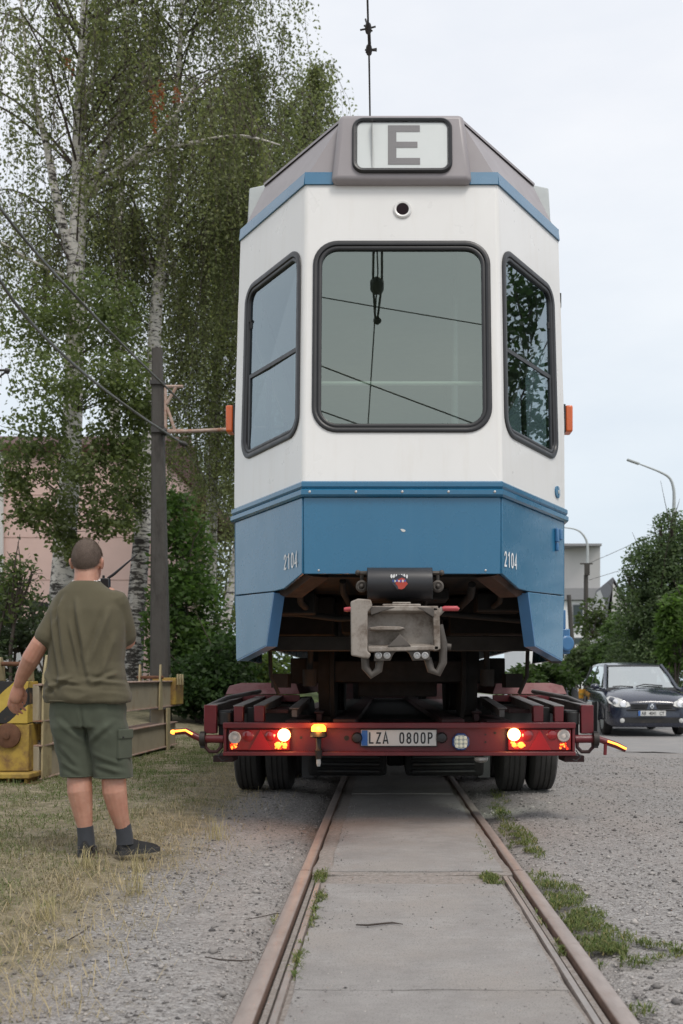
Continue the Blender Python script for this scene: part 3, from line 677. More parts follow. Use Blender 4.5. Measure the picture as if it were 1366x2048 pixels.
# round lamp above the window
q = frt(.006, 3.764, 0); lr = MB().lathe([(.055,-.01),(.055,.008),(.048,.014),(.038,.012),(.036,.004)], q, (0,-1,.1), 28).build('lamp_ring', M['white'], tram, smooth=30)
MB().lathe([(.0355,-.01),(.0355,.010),(.026,.0105),(.001,.0107)], q, (0,-1,.1), 24).build('lamp_lens', mat('dark_lens', (.018,.011,.014), .7, spec=.1), lr, smooth=50)
# fleet numbers
numw = mat('number_white', (.75,.76,.76), .5, var=.02)
for sgn, a in ((-1, .15), (1, .12)):
    fn = FL if sgn < 0 else FR; o = fn(a, 1.672, .002); xd = (fn(0,1.67)-fn(1,1.67)) if sgn < 0 else (fn(1,1.67)-fn(0,1.67))
    stencil('2104', .092, 'fleet_number', numw, tram, o, xd, (0,0,1), sx=.86, hw=.066, gap=.13, depth=.002)
# side walls with windows, pillars, roof ends, far end
def side(sgn, y0, y1, z0, z1, m, name, out=0):
    mb = MB(); zs = [z0]+[z for z in (2.7, 3.3) if z0 < z < z1]+[z1]
    rings = [[(TX+sgn*(wc(z)+out), y0, z), (TX+sgn*(wc(z)+out), y1, z), (TX+sgn*(wc(z)+out-.03), y1, z), (TX+sgn*(wc(z)+out-.03), y0, z)] for z in zs]
    return mb.loft(rings).build(name, m, tram)
for sgn in (-1, 1):
    yy = 6.70
    mb = MB(); mb.hexa([(TX+sgn*1.065,6.665,1.105),(TX+sgn*1.045,6.665,1.105),(TX+sgn*1.045,7.75,1.105),(TX+sgn*1.065,7.75,1.105)], [(TX+sgn*1.10,6.668,1.5),(TX+sgn*1.07,6.668,1.5),(TX+sgn*1.07,7.75,1.5),(TX+sgn*1.10,7.75,1.5)]); mb.build('side_skirt', M['blue'], tram)
    side(sgn, 6.672, 7.75, 1.503, 2.022, M['blue'], 'lower_side_panel'); side(sgn, 7.76, 12.9, 1.25, 2.022, M['blue'], 'lower_side_panel'); side(sgn, 12.91, 20, 1.2, 2.022, M['blue'], 'lower_side_panel')
    side(sgn, 6.68, 20, 2.10, 2.45, M['white'], 'side_panel'); side(sgn, 6.71, 20, 3.50, 3.92, M['white'], 'side_panel'); side(sgn, 6.715, 20, 3.922, 4.0, M['blue'], 'side_roof_band', .006)
    ys = [6.69, 7.05, 8.35, 8.45, 9.75, 9.85, 11.15, 11.25, 12.55, 12.75, 14.05, 14.15, 15.45, 15.55, 16.85, 16.95, 18.25, 18.35, 19.65, 20]
    for i in range(0, len(ys), 2):
        side(sgn, ys[i], ys[i+1], 2.452, 3.498, M['white'] if i in (0, len(ys)-2) else M['rubber'], 'window_pillar')
    for i in range(1, len(ys)-1, 2):
        mb = MB(); mb.add([(TX+sgn*(wc(z)-.012), y, z) for y, z in ((ys[i],2.452),(ys[i+1],2.452),(ys[i+1],3.498),(ys[i],3.498))], [(0,1,2,3)]); mb.build('side_window', M['glassside'], tram)
    # side marker light
    cx = TX+sgn*1.10; base = MB().box(cx, cx+sgn*.022, 6.74, 6.86, 2.645, 2.835).build('marker_base', M['rubber'], tram, bevel=.004)
    MB().box(cx+sgn*.022, cx+sgn*.072, 6.745, 6.855, 2.65, 2.83).build('side_marker_light', M['orange'], tram, bevel=.012, seg=3)
mb = MB(); mb.box(TX-1.09, TX+1.09, 19.97, 20.02, 1.25, 2.45); mb.box(TX-1.06, TX+1.06, 19.97, 20.02, 3.5, 4.3); mb.box(TX-1.06, TX-.9, 19.975, 20.01, 2.45, 3.5); mb.box(TX+.9, TX+1.06, 19.975, 20.01, 2.45, 3.5); mb.build('far_end_wall', M['white'], tram)
# blue emblem and latch on the right-hand facet, wiper nub on the side
q = FR(.86, 2.20, .002); n_ = (FR(.86,2.2,1)-FR(.86,2.2,0)); rb = MB().lathe([(.040,-.004),(.040,.008),(.02,.012)], q, n_, 20).build('round_badge', M['blue'], tram, smooth=40)
MB().lathe([(.014,.006),(.014,.014),(.004,.016)], q, n_, 14).build('badge_centre', M['lightgrey'], rb, smooth=40)
lt = MB(); q = FR(.84, 1.915, .0); lt.obox(q+n_*.010, (.010,.017,0), n_*.010, (0,0,.045)); lt.obox(q+n_*.012+Vector((.026,.042,.01)), (.010,.017,0), n_*.012, (0,0,.036)); lt.obox(q+n_*.010+Vector((.0,0,-.075)), (.006,.01,0), n_*.010, (0,0,.028)); lt.build('door_latch', M['bluedk'], tram, bevel=.006)
q = Vector((TX+wc(3.5)+.002, 6.78, 3.55)); MB().box(q.x, q.x+.02, q.y, q.y+.05, q.z-.05, q.z+.05).build('side_hook', M['black'], tram, bevel=.004)
# blue socket box low on the right-hand side
q = Vector((TX+1.10, 6.76, 1.15)); mb = MB(); mb.box(q.x-.03, q.x+.055, q.y, q.y+.13, q.z, q.z+.17); mb.lathe([(.055,-.0),(.055,.03),(.045,.04)], q+Vector((.02,-.002,.07)), (.3,-1,0), 18); mb.box(q.x-.02, q.x+.03, q.y+.02, q.y+.10, q.z+.17, q.z+.30)
mb.build('cable_socket', M['bluedk'], tram, bevel=.008)
MB().tube([q+Vector((.01,.06,.0)), q+Vector((-.01,.04,-.05)), q+Vector((-.07,.0,-.045)), q+Vector((-.13,.05,.0))], .017, 10).build('cable', M['rubber'], tram, smooth=60)
# interior
inn = mat('interior_grey', (.30,.33,.31), .7, var=.06); ind = mat('interior_dark', (.06,.065,.06), .7, var=.1); seatm = mat('seat_wood', (.20,.13,.07), .5, var=.15)
MB().box(TX-1.06, TX+1.06, 6.75, 19.96, 1.62, 1.66).build('floor', ind, tram)
MB().box(TX-1.03, TX+1.03, 6.75, 19.96, 3.86, 3.9).build('ceiling', inn, tram)
mb = MB(); mb.prism([(TX-.54,5.80,1.66),(TX+.54,5.80,1.66),(TX+1.05,6.74,1.66),(TX-1.05,6.74,1.66)], (0,0,-.03)); mb.build('cab_floor', ind, tram)
mb = MB(); mb.prism([(TX-.54,6.03,3.86),(TX+.54,6.03,3.86),(TX+1.0,6.74,3.86),(TX-1.0,6.74,3.86)], (0,0,.03)); mb.build('cab_ceiling', inn, tram)
MB().prism([(TX-.52,5.84,2.36),(TX+.52,5.84,2.36),(TX+.85,6.45,2.36),(TX-.85,6.45,2.36)], (0,0,-.04)).build('rear_shelf', inn, tram)
MB().tube([(TX-.54,5.95,2.735),(TX+.54,5.95,2.735)], .013, 8).build('bright_line_rail', mat('bright_rail', (.88,.90,.88), .4), tram, smooth=60)  # stands in for a bright line in the window, brightness put into white paint
for x, y in ((.36,6.5),(.40,7.2),(-.75,7.4),(.75,8.4),(-.75,8.4),(.5,9.8)):
    MB().tube([(TX+x,y,1.66),(TX+x,y,3.86)], .017, 8).build('grab_pole', M['steel'], tram, smooth=60)
for k in range(8):
    for sgn in (-1, 1):
        y = 8.0+k*1.35; mb = MB(); mb.box(TX+sgn*.35, TX+sgn*1.0, y, y+.42, 2.05, 2.10); mb.box(TX+sgn*.35, TX+sgn*1.0, y+.40, y+.45, 2.10, 2.65); mb.box(TX+sgn*.5, TX+sgn*.85, y+.1, y+.3, 1.66, 2.05); mb.build('seat', seatm, tram, bevel=.01)
# underframe: floor pan, cross beams, boxes, bogies
mb = MB(); mb.prism([(TX-.52,5.84,1.57),(TX+.52,5.84,1.57),(TX+1.02,6.72,1.57),(TX+1.02,19.9,1.57),(TX-1.02,19.9,1.57),(TX-1.02,6.72,1.57)], (0,0,.04)); mb.build('floor_pan', M['under'], tram)
mb = MB(); mb.box(TX-.93, TX+.93, 6.75, 6.83, 1.17, 1.27); mb.box(TX-.9, TX+.9, 7.05, 7.13, 1.40, 1.52); mb.build('cross_beam', M['ubeam'], tram, bevel=.006)
mb = MB()
for x0, x1, y0, y1, z0, z1 in ((-.98,-.45,6.9,7.6,1.28,1.55),(.35,.95,6.95,7.7,1.29,1.55),(-.4,.3,7.0,7.5,1.3,1.54),(-.8,-.55,6.45,6.8,1.40,1.54),(.5,.8,6.5,6.8,1.42,1.54),(-.2,.3,6.2,6.5,1.47,1.545)): mb.box(TX+x0, TX+x1, y0, y1, z0, z1)
mb.build('equipment_box', M['under'], tram, bevel=.012)
mb = MB()
for (x, z, y0, y1, r) in ((-.35,1.50,5.95,7.4,.02),(.42,1.48,5.95,7.4,.024),(.62,1.46,6.15,7.4,.018),(-.62,1.45,6.1,7.3,.02),(.15,1.44,6.0,7.2,.014)):
    mb.tube([(TX+x,y0,z+.06),(TX+x,y0+.1,z),(TX+x*.96,(y0+y1)/2,z-.02),(TX+x,y1,z)], r, 8)
mb.tube([(TX-.9,6.6,1.44),(TX-.4,6.62,1.38),(TX+.2,6.6,1.42),(TX+.8,6.64,1.37)], .022, 8); mb.build('air_pipe', M['under'], tram, smooth=60)
for yb in (8.6, 17.2):
    bf = MB()
    for sgn in (-1, 1): bf.box(TX+sgn*.66, TX+sgn*.80, yb-1.15, yb+1.15, .95, 1.14)
    bf.box(TX-.7, TX+.7, yb-.2, yb+.2, 1.0, 1.3); bf.box(TX-.68, TX+.68, yb-1.2, yb-1.1, .96, 1.12); bf.box(TX-.3, TX+.3, yb-1.0, yb-.3, .85, 1.15); bf.build('bogie_frame', M['under'], tram, bevel=.01)
    for dy in (-.9, .9):
        w = MB()
        for sgn in (-1, 1): w.lathe([(.10,-.03),(.30,-.03),(.36,-.03),(.36,.0),(.33,.01),(.32,.09),(.12,.09)], (TX+sgn*.50, yb+dy, 1.02), (sgn,0,0), 28)
        w.tube([(TX-.5,yb+dy,1.02),(TX+.5,yb+dy,1.02)], .07, 12); w.build('wheelset', M['under'], tram, smooth=35)
for sgn in (-1, 1):   # hanging sand pipes and step brackets
    mb = MB(); mb.tube([(TX+sgn*.90,6.95,1.35),(TX+sgn*.89,6.95,1.0),(TX+sgn*.84,6.98,.88)], .014, 8); mb.box(TX+sgn*.84-.07, TX+sgn*.84+.05, 7.15, 7.4, .92, 1.02); mb.tube([(TX+sgn*.62,7.1,1.3),(TX+sgn*.63,7.1,1.02)], .02, 8); mb.tube([(TX+sgn*.63,7.1,1.05),(TX+sgn*.63,7.1,.93)], .05, 12); mb.build('step_bracket', M['under'], tram, smooth=40)
# drawgear: round buffer beam, coupler head
bar = MB(); bar.lathe([(.072,-.185),(.088,-.18),(.09,-.1),(.09,.1),(.088,.18),(.072,.185)], (TX-.015, 5.66, 1.515), (1,0,0), 28); bar.box(TX-.2, TX+.17, 5.66, 5.8, 1.43, 1.606)
buf = bar.build('buffer_drum', mat('drum_black', (.022,.022,.025), .4, var=.15, dirt=(.05,.045,.04), damt=.25), tram, smooth=40)
for sgn in (-1, 1):
    mb = MB(); x = TX-.015+sgn*.215; mb.tube([(x-sgn*.03,5.66,1.575),(x+sgn*.02,5.66,1.575)], .012, 8); mb.ball((x+sgn*.022,5.655,1.577), .016, 10); mb.lathe([(.034,0),(.034,.03),(.024,.036),(.014,.03)], (x,5.68,1.50), (0,-1,0), 18); mb.ball((x,5.645,1.50), .014, 8); mb.tube([(x,5.69,1.58),(x,5.69,1.50)], .01, 6)
    mb.build('jumper_fitting', M['couplerdk'], tram, smooth=45)
# sticker on the drum: white block letters over a red splash (worn, not readable)
stk = MB(); cx, cz = TX-.018, 1.525
def drum(x, z): 
    a = (z-1.515)/.09; a = max(-.98, min(.98, a)); return (x, 5.66-.0915*math.sqrt(1-a*a), z)
rnd = random.Random(3)
def blob(x0, x1, z0, z1, m, n=9, j=.25):
    c = ((x0+x1)/2, (z0+z1)/2); pts = []
    for i in range(n):
        a = 2*pi*i/n; k = 1+rnd.uniform(-j, j); pts.append(drum(c[0]+(x1-x0)/2*k*cos(a), c[1]+(z1-z0)/2*k*sin(a)))
    y = min(p[1] for p in pts)-.0008*(m+1); stk.add([(p[0], y, p[2]) for p in pts], [tuple(range(n))], m)
blob(cx-.045, cx+.045, cz-.045, cz+.03, 0, 14, .2); blob(cx-.02, cx+.045, cz-.05, cz+.01, 1, 12, .2)
for i, x in enumerate(np.linspace(cx-.045, cx+.04, 7)):
    blob(x-.005, x+.006, cz+.012, cz+.034, 2, 6, .3); 
for i in range(7): blob(cx-.04+.011*i, cx-.032+.011*i, cz-.012, cz+.004, 2 if i % 2 else 3, 6, .4)
stk.build('sticker', [mat('sticker_dark', (.03,.03,.04), .5), mat('sticker_red', (.42,.05,.03), .5), mat('sticker_white', (.7,.7,.7), .5), mat('sticker_blue', (.06,.12,.4), .5)], buf)
# coupler
cy = 5.40; S = 2000/cy
def cp(px, py, y=cy): p = at(px, py, y); return p
cpl = MB()
fl = [(701,1203),(716,1197),(742,1199),(745,1212),(735,1224),(735,1302),(742,1308),(738,1317),(728,1316),(702,1311)]
cpl.prism([cp(*p, 5.36) for p in fl], (0,.03,0)); fp = cpl.build('coupler_plate', M['coupler'], tram, bevel=.008, seg=3)
mb = MB()   # open funnel body: back plate, top and bottom lips, right cheek, centre rib
mb.prism([cp(*p, 5.47) for p in ((732,1214),(876,1214),(878,1300),(732,1304))], (0,.06,0))
mb.hexa([cp(733,1222,5.38), cp(876,1222,5.38), cp(876,1228,5.47), cp(733,1228,5.47)], [cp(733,1212,5.38), cp(876,1212,5.38), cp(876,1212,5.47), cp(733,1212,5.47)])
mb.hexa([cp(736,1304,5.38), cp(878,1300,5.38), cp(878,1300,5.47), cp(736,1304,5.47)], [cp(736,1294,5.38), cp(878,1291,5.38), cp(878,1286,5.47), cp(736,1288,5.47)])
mb.prism([cp(866,1214,5.38), cp(879,1216,5.38), cp(881,1298,5.38), cp(868,1302,5.38)], (0,.09,0))
mb.box(cp(765,1205).x, cp(842,1205).x, 5.42, 5.52, cp(0,1212).z, cp(0,1207).z); mb.box(cp(785,1205).x, cp(822,1205).x, 5.43, 5.5, cp(0,1207).z, cp(0,1203).z)
mb.build('coupler_head', M['coupler'], tram, bevel=.005)
mb = MB(); mb.prism([cp(p[0], p[1], 5.372) for p in ((738,1255),(760,1252),(800,1253),(810,1256),(800,1260),(742,1260))], (0,.10,0)); mb.build('coupler_rib', M['coupler'], tram, bevel=.004)
mb = MB(); mb.prism([cp(p[0], p[1], 5.376) for p in ((740,1213),(742,1230),(790,1214))], (0,.09,0)); mb.build('coupler_gusset', M['couplerdk'], tram, bevel=.003); mb = MB(); mb.prism([cp(p[0], p[1], 5.376) for p in ((868,1216),(868,1235),(835,1214))], (0,.09,0)); mb.build('coupler_gusset', M['couplerdk'], tram, bevel=.003); mb = MB(); mb.prism([cp(p[0], p[1], 5.376) for p in ((775,1293),(800,1268),(822,1292))], (0,.094,0)); mb.build('coupler_gusset', M['couplerdk'], tram, bevel=.003)
mb = MB(); arch = [(748,1303),(860,1300),(860,1320),(825,1321)]+[(803+20*cos(a), 1321-22*sin(a)) for a in [pi*i/8 for i in range(1,8)]]+[(781,1321),(748,1322)]
mb.prism([cp(*p, 5.40) for p in arch], (0,.05,0)); br = mb.build('contact_block', M['couplerdk'], tram, bevel=.003)
for px in (757, 774, 834, 850):
    q = cp(px, 1311, 5.40); MB().lathe([(.019,-.005),(.019,.008),(.014,.01),(.012,.003),(.006,.003),(.005,.009)], q, (0,-1,0), 16).build('contact_plug', M['steel'], br, smooth=40)
for pts in ([(730,1310),(731,1335),(743,1350),(757,1340),(760,1318)], [(855,1316),(862,1340),(876,1346),(886,1325),(886,1285),(878,1250)]):
    mb = MB(); mb.tube([cp(p[0], p[1], 5.45) for p in pts], .022, 10); mb.build('coupler_hose', M['couplerdk'], tram, smooth=60)
mb = MB(); mb.tube([cp(884,1292,5.5), cp(902,1294,5.5)], .018, 10); mb.box(cp(870,0).x, cp(896,0).x, 5.47, 5.53, cp(0,1302,5.5).z, cp(0,1284,5.5).z); mb.build('coupler_pin', M['couplerdk'], tram, smooth=45)
mb = MB(); mb.tube([cp(876,1228,5.44), cp(886,1217,5.44)], .016, 8); mb.build('lever', M['coupler'], tram, smooth=50)
mb = MB(); mb.tube([cp(885,1218,5.43), cp(890,1217,5.43), cp(914,1217,5.43), cp(918,1219,5.43)], [.012,.014,.014,.008], 12); mb.build('red_lever_grip', M['redgrip'], tram, smooth=60); mb = MB(); mb.tube([cp(688,1219,5.43), cp(692,1219,5.43), cp(705,1218,5.43)], [.009,.013,.013], 12); mb.build('red_lever_grip', M['redgrip'], tram, smooth=60)
MB().box(TX-.14, TX+.12, 5.53, 6.6, 1.22, 1.36).build('drawbar', M['under'], tram, bevel=.02)
# ================================================================== low-loader trailer under the tram
YB = 6.94
def tq(px, py, y=YB): return at(px, py, y)
trl = thing('low_loader_trailer', 'dark red low-loader trailer carrying the tram, with lit tail lamps and rear plate', 'trailer', (TX, 10, 0))
x0, x1 = tq(447,0).x, tq(1150,0).x
zt0, zt1, zb0, zb1 = tq(0,1456).z, tq(0,1445).z, tq(0,1511).z, tq(0,1503).z
mb = MB(); mb.box(x0+.01, x1-.01, YB+.05, YB+.075, zb0+.002, zt1-.002); mb.box(x0, x1, YB-.03, YB+.05, zt0, zt1); mb.box(x0, x1, YB-.03, YB+.05, zb0, zb1)
mb.box(x0+.0, x0+.02, YB-.005, YB+.05, zb1, zt0); mb.box(x1-.02, x1, YB-.005, YB+.05, zb1, zt0)
beam = mb.build('rear_beam', M['red'], trl, bevel=.004)
for px, py, r in ((602,1475,.009),(693,1476,.018),(971,1469,.006),(990,1466,.009),(971,1484,.007),(1142,1462,.009)):
    MB().lathe([(r*1.0,0),(r,.003),(r*.4,.0035)], tq(px,py,YB+.05), (0,-1,0), 14).build('bolt_hole', M['black'], beam, smooth=40)
# lamp clusters
E_hot = emat('lamp_hot', (1.0,.42,.12), 11.0, (.9,.5,.2)); E_amb = emat('lamp_amber_glow', (1.0,.23,.03), 2.4, (.8,.3,.05)); E_red = emat('lamp_red_glow', (1.0,.05,.01), 1.1, (.6,.02,.02))
def cluster(xa, xb, lit, redA, tri, redB, clear, inner):
    a, b = sorted((tq(xa,0).x, tq(xb,0).x)); base = MB().box(a, b, YB-.004, YB+.05, tq(0,1501).z, tq(0,1459).z).build('tail_lamp', M['redlens'], trl, bevel=.006)
    yf = YB-.004
    def disc(px, py, r, m, name, dome=.012):
        q = tq(px, py, yf); o = MB().lathe([(r,0),(r,.004),(r*.85,dome*.7),(r*.5,dome),(.001,dome*1.1)], q, (0,-1,0), 24).build(name, m, base, smooth=50); return q
    q = disc(lit[0], lit[1], .044, E_hot, 'lit_lamp', .016)
    l = bpy.data.lights.new('lit_lamp_light', 'POINT'); l.energy = 1.1; l.color = (1,.5,.2); l.shadow_soft_size = .035
    lo = bpy.data.objects.new('lit_lamp_light', l); COL.objects.link(lo); lo.parent = base; lo.matrix_parent_inverse = wm(base).inverted(); lo.location = q+Vector((0,-.08,0))
    disc(redA[0], redA[1], .040, M['redlens'], 'red_lamp'); disc(redB[0], redB[1], .036, M['redlens'], 'red_lamp')
    q = tq(clear[0], clear[1], yf); c = MB().lathe([(.043,0),(.043,.008),(.036,.012),(.02,.009),(.014,.011),(.001,.012)], q, (0,-1,0), 24).build('clear_lamp', M['clearlens'], base, smooth=40)
    rib = MB()
    for i in range(18): 
        an = 2*pi*i/18; rib.obox(q+Vector((.028*cos(an), -.0125, .028*sin(an))), (.011*cos(an),0,.011*sin(an)), (0,.002,0), (-.0016*sin(an),0,.0016*cos(an)))
    rib.build('lens_rib', M['steel'], c)
    t = MB(); T = [tq(tri[0]-22,1500,yf-.002), tq(tri[0]+22,1500,yf-.002), tq(tri[0],1460,yf-.002)]; t.prism([T[0],T[1],T[2]], (0,-.006,0)); t.build('triangle_reflector', mat('reflector_red', (.33,.006,.01), .35, var=.15, scale=200), base)
    rnd = random.Random(int(xa)); g = MB()
    for (cx, cyy, n, sp) in ((inner[0], 1491, 34, 13), (clear[0]+(2 if clear[0] > 800 else -2), 1492, 18, 8)):
        for i in range(n):
            px = cx+rnd.uniform(-sp, sp); py = cyy+rnd.uniform(-6, 6); w = rnd.uniform(.003, .007); qq = tq(px, py, yf-.001)
            if not (a+.01 < qq.x < b-.01): continue
            g.obox(qq, (w,0,w*.4), (0,.003,0), (-w*.4,0,w), 0 if rnd.random() < .5 else 1)
    g.build('lamp_facets', [E_amb, E_red], base)  # reflector pieces with their own weak glow, in place of caught lamplight
    for px, r in ((inner[0]-6*inner[1], .022), (inner[0]+8*inner[1], .016)): disc(px, 1490, r, E_amb, 'amber_reflector_glow', .008)  # amber reflections below the lit lamp, made as glowing discs
cluster(458, 580, (568,1470), (496,1472), (521,), (541,1472), (470,1475), (562, 1))
cluster(1016, 1142, (1028,1469), (1054,1471), (1080,), (1104,1470), (1127,1471), (1036, -1))
# number plate
a, b = tq(722,0).x, tq(873,0).x; z0, z1 = tq(0,1492).z, tq(0,1460).z
pl = MB().box(a, b, YB+.015, YB+.022, z0, z1).build('number_plate', M['platewhite'], trl, bevel=.002); MB().box(a+.002, a+.045, YB+.010, YB+.0145, z0+.002, z1-.002).build('country_strip', M['plateblue'], pl)
MB().box(a-.006, b+.006, YB+.0225, YB+.05, z0-.006, z1+.006).build('plate_holder', M['ink'], pl)
for tx_, px, wd in (('LZA', 757, .92), ('0800P', 832, .92)):
    stencil(tx_, .080, 'plate_text', M['ink'], pl, tq(px, 1476, YB+.0145), (1,0,0), (0,0,1), sx=wd, hw=.068, gap=.17, depth=.001)
for px in (714, 883): MB().lathe([(.038,0),(.038,.05),(.030,.062),(.01,.066)], tq(px,1475,YB+.05), (0,-1,0), 18).build('plate_lamp', M['rubber'], trl, smooth=40)
# LED work lamp with blue body
q = tq(921,1483,YB+.05); oc = [(q.x+.064*cos(pi/8+i*pi/4), q.y-.008, q.z+.064*sin(pi/8+i*pi/4)) for i in range(8)]
wl = MB().prism(oc, (0,-.03,0)).build('work_lamp', M['lampblue'], trl, bevel=.006)
MB().prism([(q.x+.052*cos(pi/8+i*pi/4), q.y-.0385, q.z+.052*sin(pi/8+i*pi/4)) for i in range(8)], (0,-.003,0)).build('reflector', M['lightgrey'], wl)
ledm = emat('led_cell', (1,1,.75), .12, (.6,.6,.5)); 
for i in range(3):
    for j in range(3): MB().lathe([(.013,0),(.013,.004),(.006,.007)], (q.x+(i-1)*.029, q.y-.0416, q.z+(j-1)*.029), (0,-1,0), 10).build('led', ledm, wl, smooth=50)
# amber beacon on a stalk in front of the beam
bx = tq(637,0,6.86).x; zt = tq(0,1463,6.86).z
bs = MB(); bs.lathe([(.048,0),(.056,-.012),(.060,-.035),(.045,-.042),(.02,-.046),(.018,-.12),(.026,-.13),(.022,-.16),(.018,-.19)], (bx,6.87,zt), (0,0,1), 20); bs.box(bx-.016, bx+.016, 6.87, 6.99, zt-.15, zt-.12)
bs = bs.build('beacon_stand', M['black'], trl, smooth=40)
E_bea = emat('beacon_glow', (1.0,.24,.02), 6.0, (.9,.35,.03)); MB().lathe([(.050,.0),(.051,.018),(.047,.034),(.034,.046),(.001,.05)], (bx,6.87,zt+.001), (0,0,1), 24).build('beacon_dome', E_bea, bs, smooth=50)
l = bpy.data.lights.new('beacon_light', 'POINT'); l.energy = 3.2; l.color = (1,.36,.06); l.shadow_soft_size = .05; lo = bpy.data.objects.new('beacon_light', l); COL.objects.link(lo); lo.parent = bs; lo.location = (bx, 6.80, zt+.04)
lo.matrix_parent_inverse = wm(bs).inverted()
MB().lathe([(.014,0),(.016,-.03),(.010,-.05)], (bx,6.87,zt-.19), (0,0,1), 12).build('beacon_plug', M['lightgrey'], bs, smooth=40)
# side marker arms with glowing strips
E_str = emat('marker_strip', (1.0,.27,.03), 4.0, (.9,.4,.05))
for pts, rodx, sgn in (([(402,1478),(386,1470),(372,1462),(350,1464)], (447, 405), -1), ([(1194,1477),(1214,1484),(1232,1490),(1251,1499)], (1150, 1192), 1)):
    P = [tq(px, py, 6.93) for px, py in pts]
    arm = MB().tube([P[0]]+P[1:], [.022,.024,.024,.020], 10).build('marker_arm', M['red'], trl, smooth=40)
    MB().tube([p+Vector((0,-.020,.006)) for p in ([P[0]]+P[1:])[1:] if True], [.0075]*3, 8).build('marker_strip', E_str, arm, smooth=60)
    if sgn < 0: MB().ball(P[-1]+Vector((-.012,-.004,0)), (.02,.02,.016), 10).build('marker_tip', E_str, arm, smooth=60)
    mb = MB(); mb.tube([tq(rodx[0],1478,6.97), tq(rodx[1],1478,6.97)], .028, 12); mb.tube([tq(rodx[1],1478,6.97), P[0]], .02, 10); mb.build('arm_socket', M['red'], trl, smooth=50)
    xc = tq(rodx[1],0).x; mb = MB(); mb.lathe([(.05,-.018),(.05,.018)], (xc,6.95,tq(0,1478).z), (1,0,0), 16); mb.box(xc-.014, xc+.014, 6.93, 6.97, tq(0,1496).z, tq(0,1463).z); mb.build('clamp', M['black'], trl, smooth=30)
    xr = (x0-.02 if sgn < 0 else x1+.02); xe = xr+sgn*.11; zr = tq(0,1486).z; mb = MB(); mb.tube([(xr,6.97,zr),(xr,6.965,zr-.03),(xr+sgn*.03,6.96,zr-.062),(xr+sgn*.08,6.96,zr-.062),(xe,6.965,zr-.03),(xe,6.97,zr+.02)], .013, 8); mb.build('lashing_ring', M['reddk'], trl, smooth=60)
    mb = MB(); xw = xr-sgn*.01; mb.tube([(xw,6.96,zr-.05),(xw+sgn*.03,6.955,zr-.10),(xw+sgn*.0,6.95,zr-.125),(xw-sgn*.04,6.96,zr-.11)], .004, 6); mb.build('loose_wire', M['ink'], trl, smooth=60)
MB().tube([tq(1211,1488,6.92), tq(1210,1510,6.92)], .012, 8).build('reflector_peg', M['red'], trl)
# rear deck: uprights, bars and plates on both sides
for sgn in (-1, 1):
    X = lambda u: TX+sgn*u
    for (u0, u1, zz0, zz1, y0, y1, m) in ((1.275,1.362,.60,.80,6.99,7.06,'red'), (1.09,1.155,.68,.795,7.00,7.08,'red'), (.945,1.015,.68,.795,7.01,7.10,'red')):
        MB().box(X(u0), X(u1), y0, y1, zz0, zz1).build('deck_upright', M[m], trl, bevel=.005)
    mb = MB(); mb.box(X(1.18), X(1.27), 7.05, 7.2, .55, .76); mb.box(X(1.02), X(1.08), 7.12, 7.2, .6, .78); mb.lathe([(.05,0),(.05,.09)], (X(1.22),7.04,.66), (0,0,1), 14); mb.build('hinge_block', M['black'], trl, bevel=.006)
    for (u0, u1, ya, yb, za, zb) in ((1.27,1.345,7.0,8.35,.803,.84), (1.085,1.16,7.0,8.3,.797,.845), (.94,1.02,7.02,8.3,.797,.85), (.72,.79,7.25,8.6,.775,.84), (.55,.62,7.4,8.7,.74,.80)):
        mb = MB(); mb.hexa([(X(u0),ya,za-.012),(X(u1),ya,za-.012),(X(u1),yb,zb-.012),(X(u0),yb,zb-.012)], [(X(u0),ya,za),(X(u1),ya,za),(X(u1),yb,zb),(X(u0),yb,zb)]); mb.hexa([(X(u0+.015),ya+.02,za-.07),(X(u1-.015),ya+.02,za-.07),(X(u1-.015),yb,zb-.07),(X(u0+.015),yb,zb-.07)], [(X(u0+.015),ya+.02,za-.0125),(X(u1-.015),ya+.02,za-.0125),(X(u1-.015),yb,zb-.0125),(X(u0+.015),yb,zb-.0125)])
        mb.build('deck_bar', M['bar'] if u0 > .6 else M['reddk'], trl, bevel=.004)
    for k in range(4):   # short cross rungs resting between the bars
        y = 7.25+k*.28; MB().box(X(.80), X(1.26), y, y+.06, .735, .762).build('rung', M['reddk'], trl, bevel=.004)
    mb = MB(); mb.tube([(X(1.34),7.06,.79),(X(1.30),7.6,.84),(X(1.12),8.2,.885)], .018, 8); mb.build('hydraulic_pipe', M['bar'], trl, smooth=60)
    fd = MB(); fd.prism([(X(1.42),8.32,.86),(X(1.39),8.33,.93),(X(1.30),8.40,.955),(X(.84),8.40,.955),(X(.80),8.33,.86)][::1], (0,3.9,0)); fd.build('mudguard', M['reddust'], trl, bevel=.006)
    MB().box(X(.80), X(1.422), 8.30, 8.318, .80, .855).build('mudguard_lip', M['red'], trl, bevel=.003)
    MB().box(X(.30), X(.46), 7.0, 20, .52, .70).build('chassis_beam', M['reddk'], trl, bevel=.006)
    MB().box(X(.62), X(.80), 7.05, 8.3, .60, .69).build('side_member', M['reddk'], trl, bevel=.006)
    MB().box(X(.44), X(.62), 7.6, 20, .66, .70).build('deck_rail', M['ubeam'], trl, bevel=.004)
    mb = MB(); mb.box(X(1.16), X(1.30), 7.0, 7.25, .40, .445); mb.build('corner_bracket', M['reddk'], trl, bevel=.005)
mb = MB(); mb.box(TX-1.2, TX+1.2, 7.03, 7.12, .50, .66); mb.box(TX-.8, TX+.8, 8.0, 8.2, .52, .66); mb.build('cross_member', M['reddk'], trl, bevel=.006)
MB().box(TX-.29, TX+.29, 7.55, 20.2, .60, .655).build('low_deck', M['under'], trl)
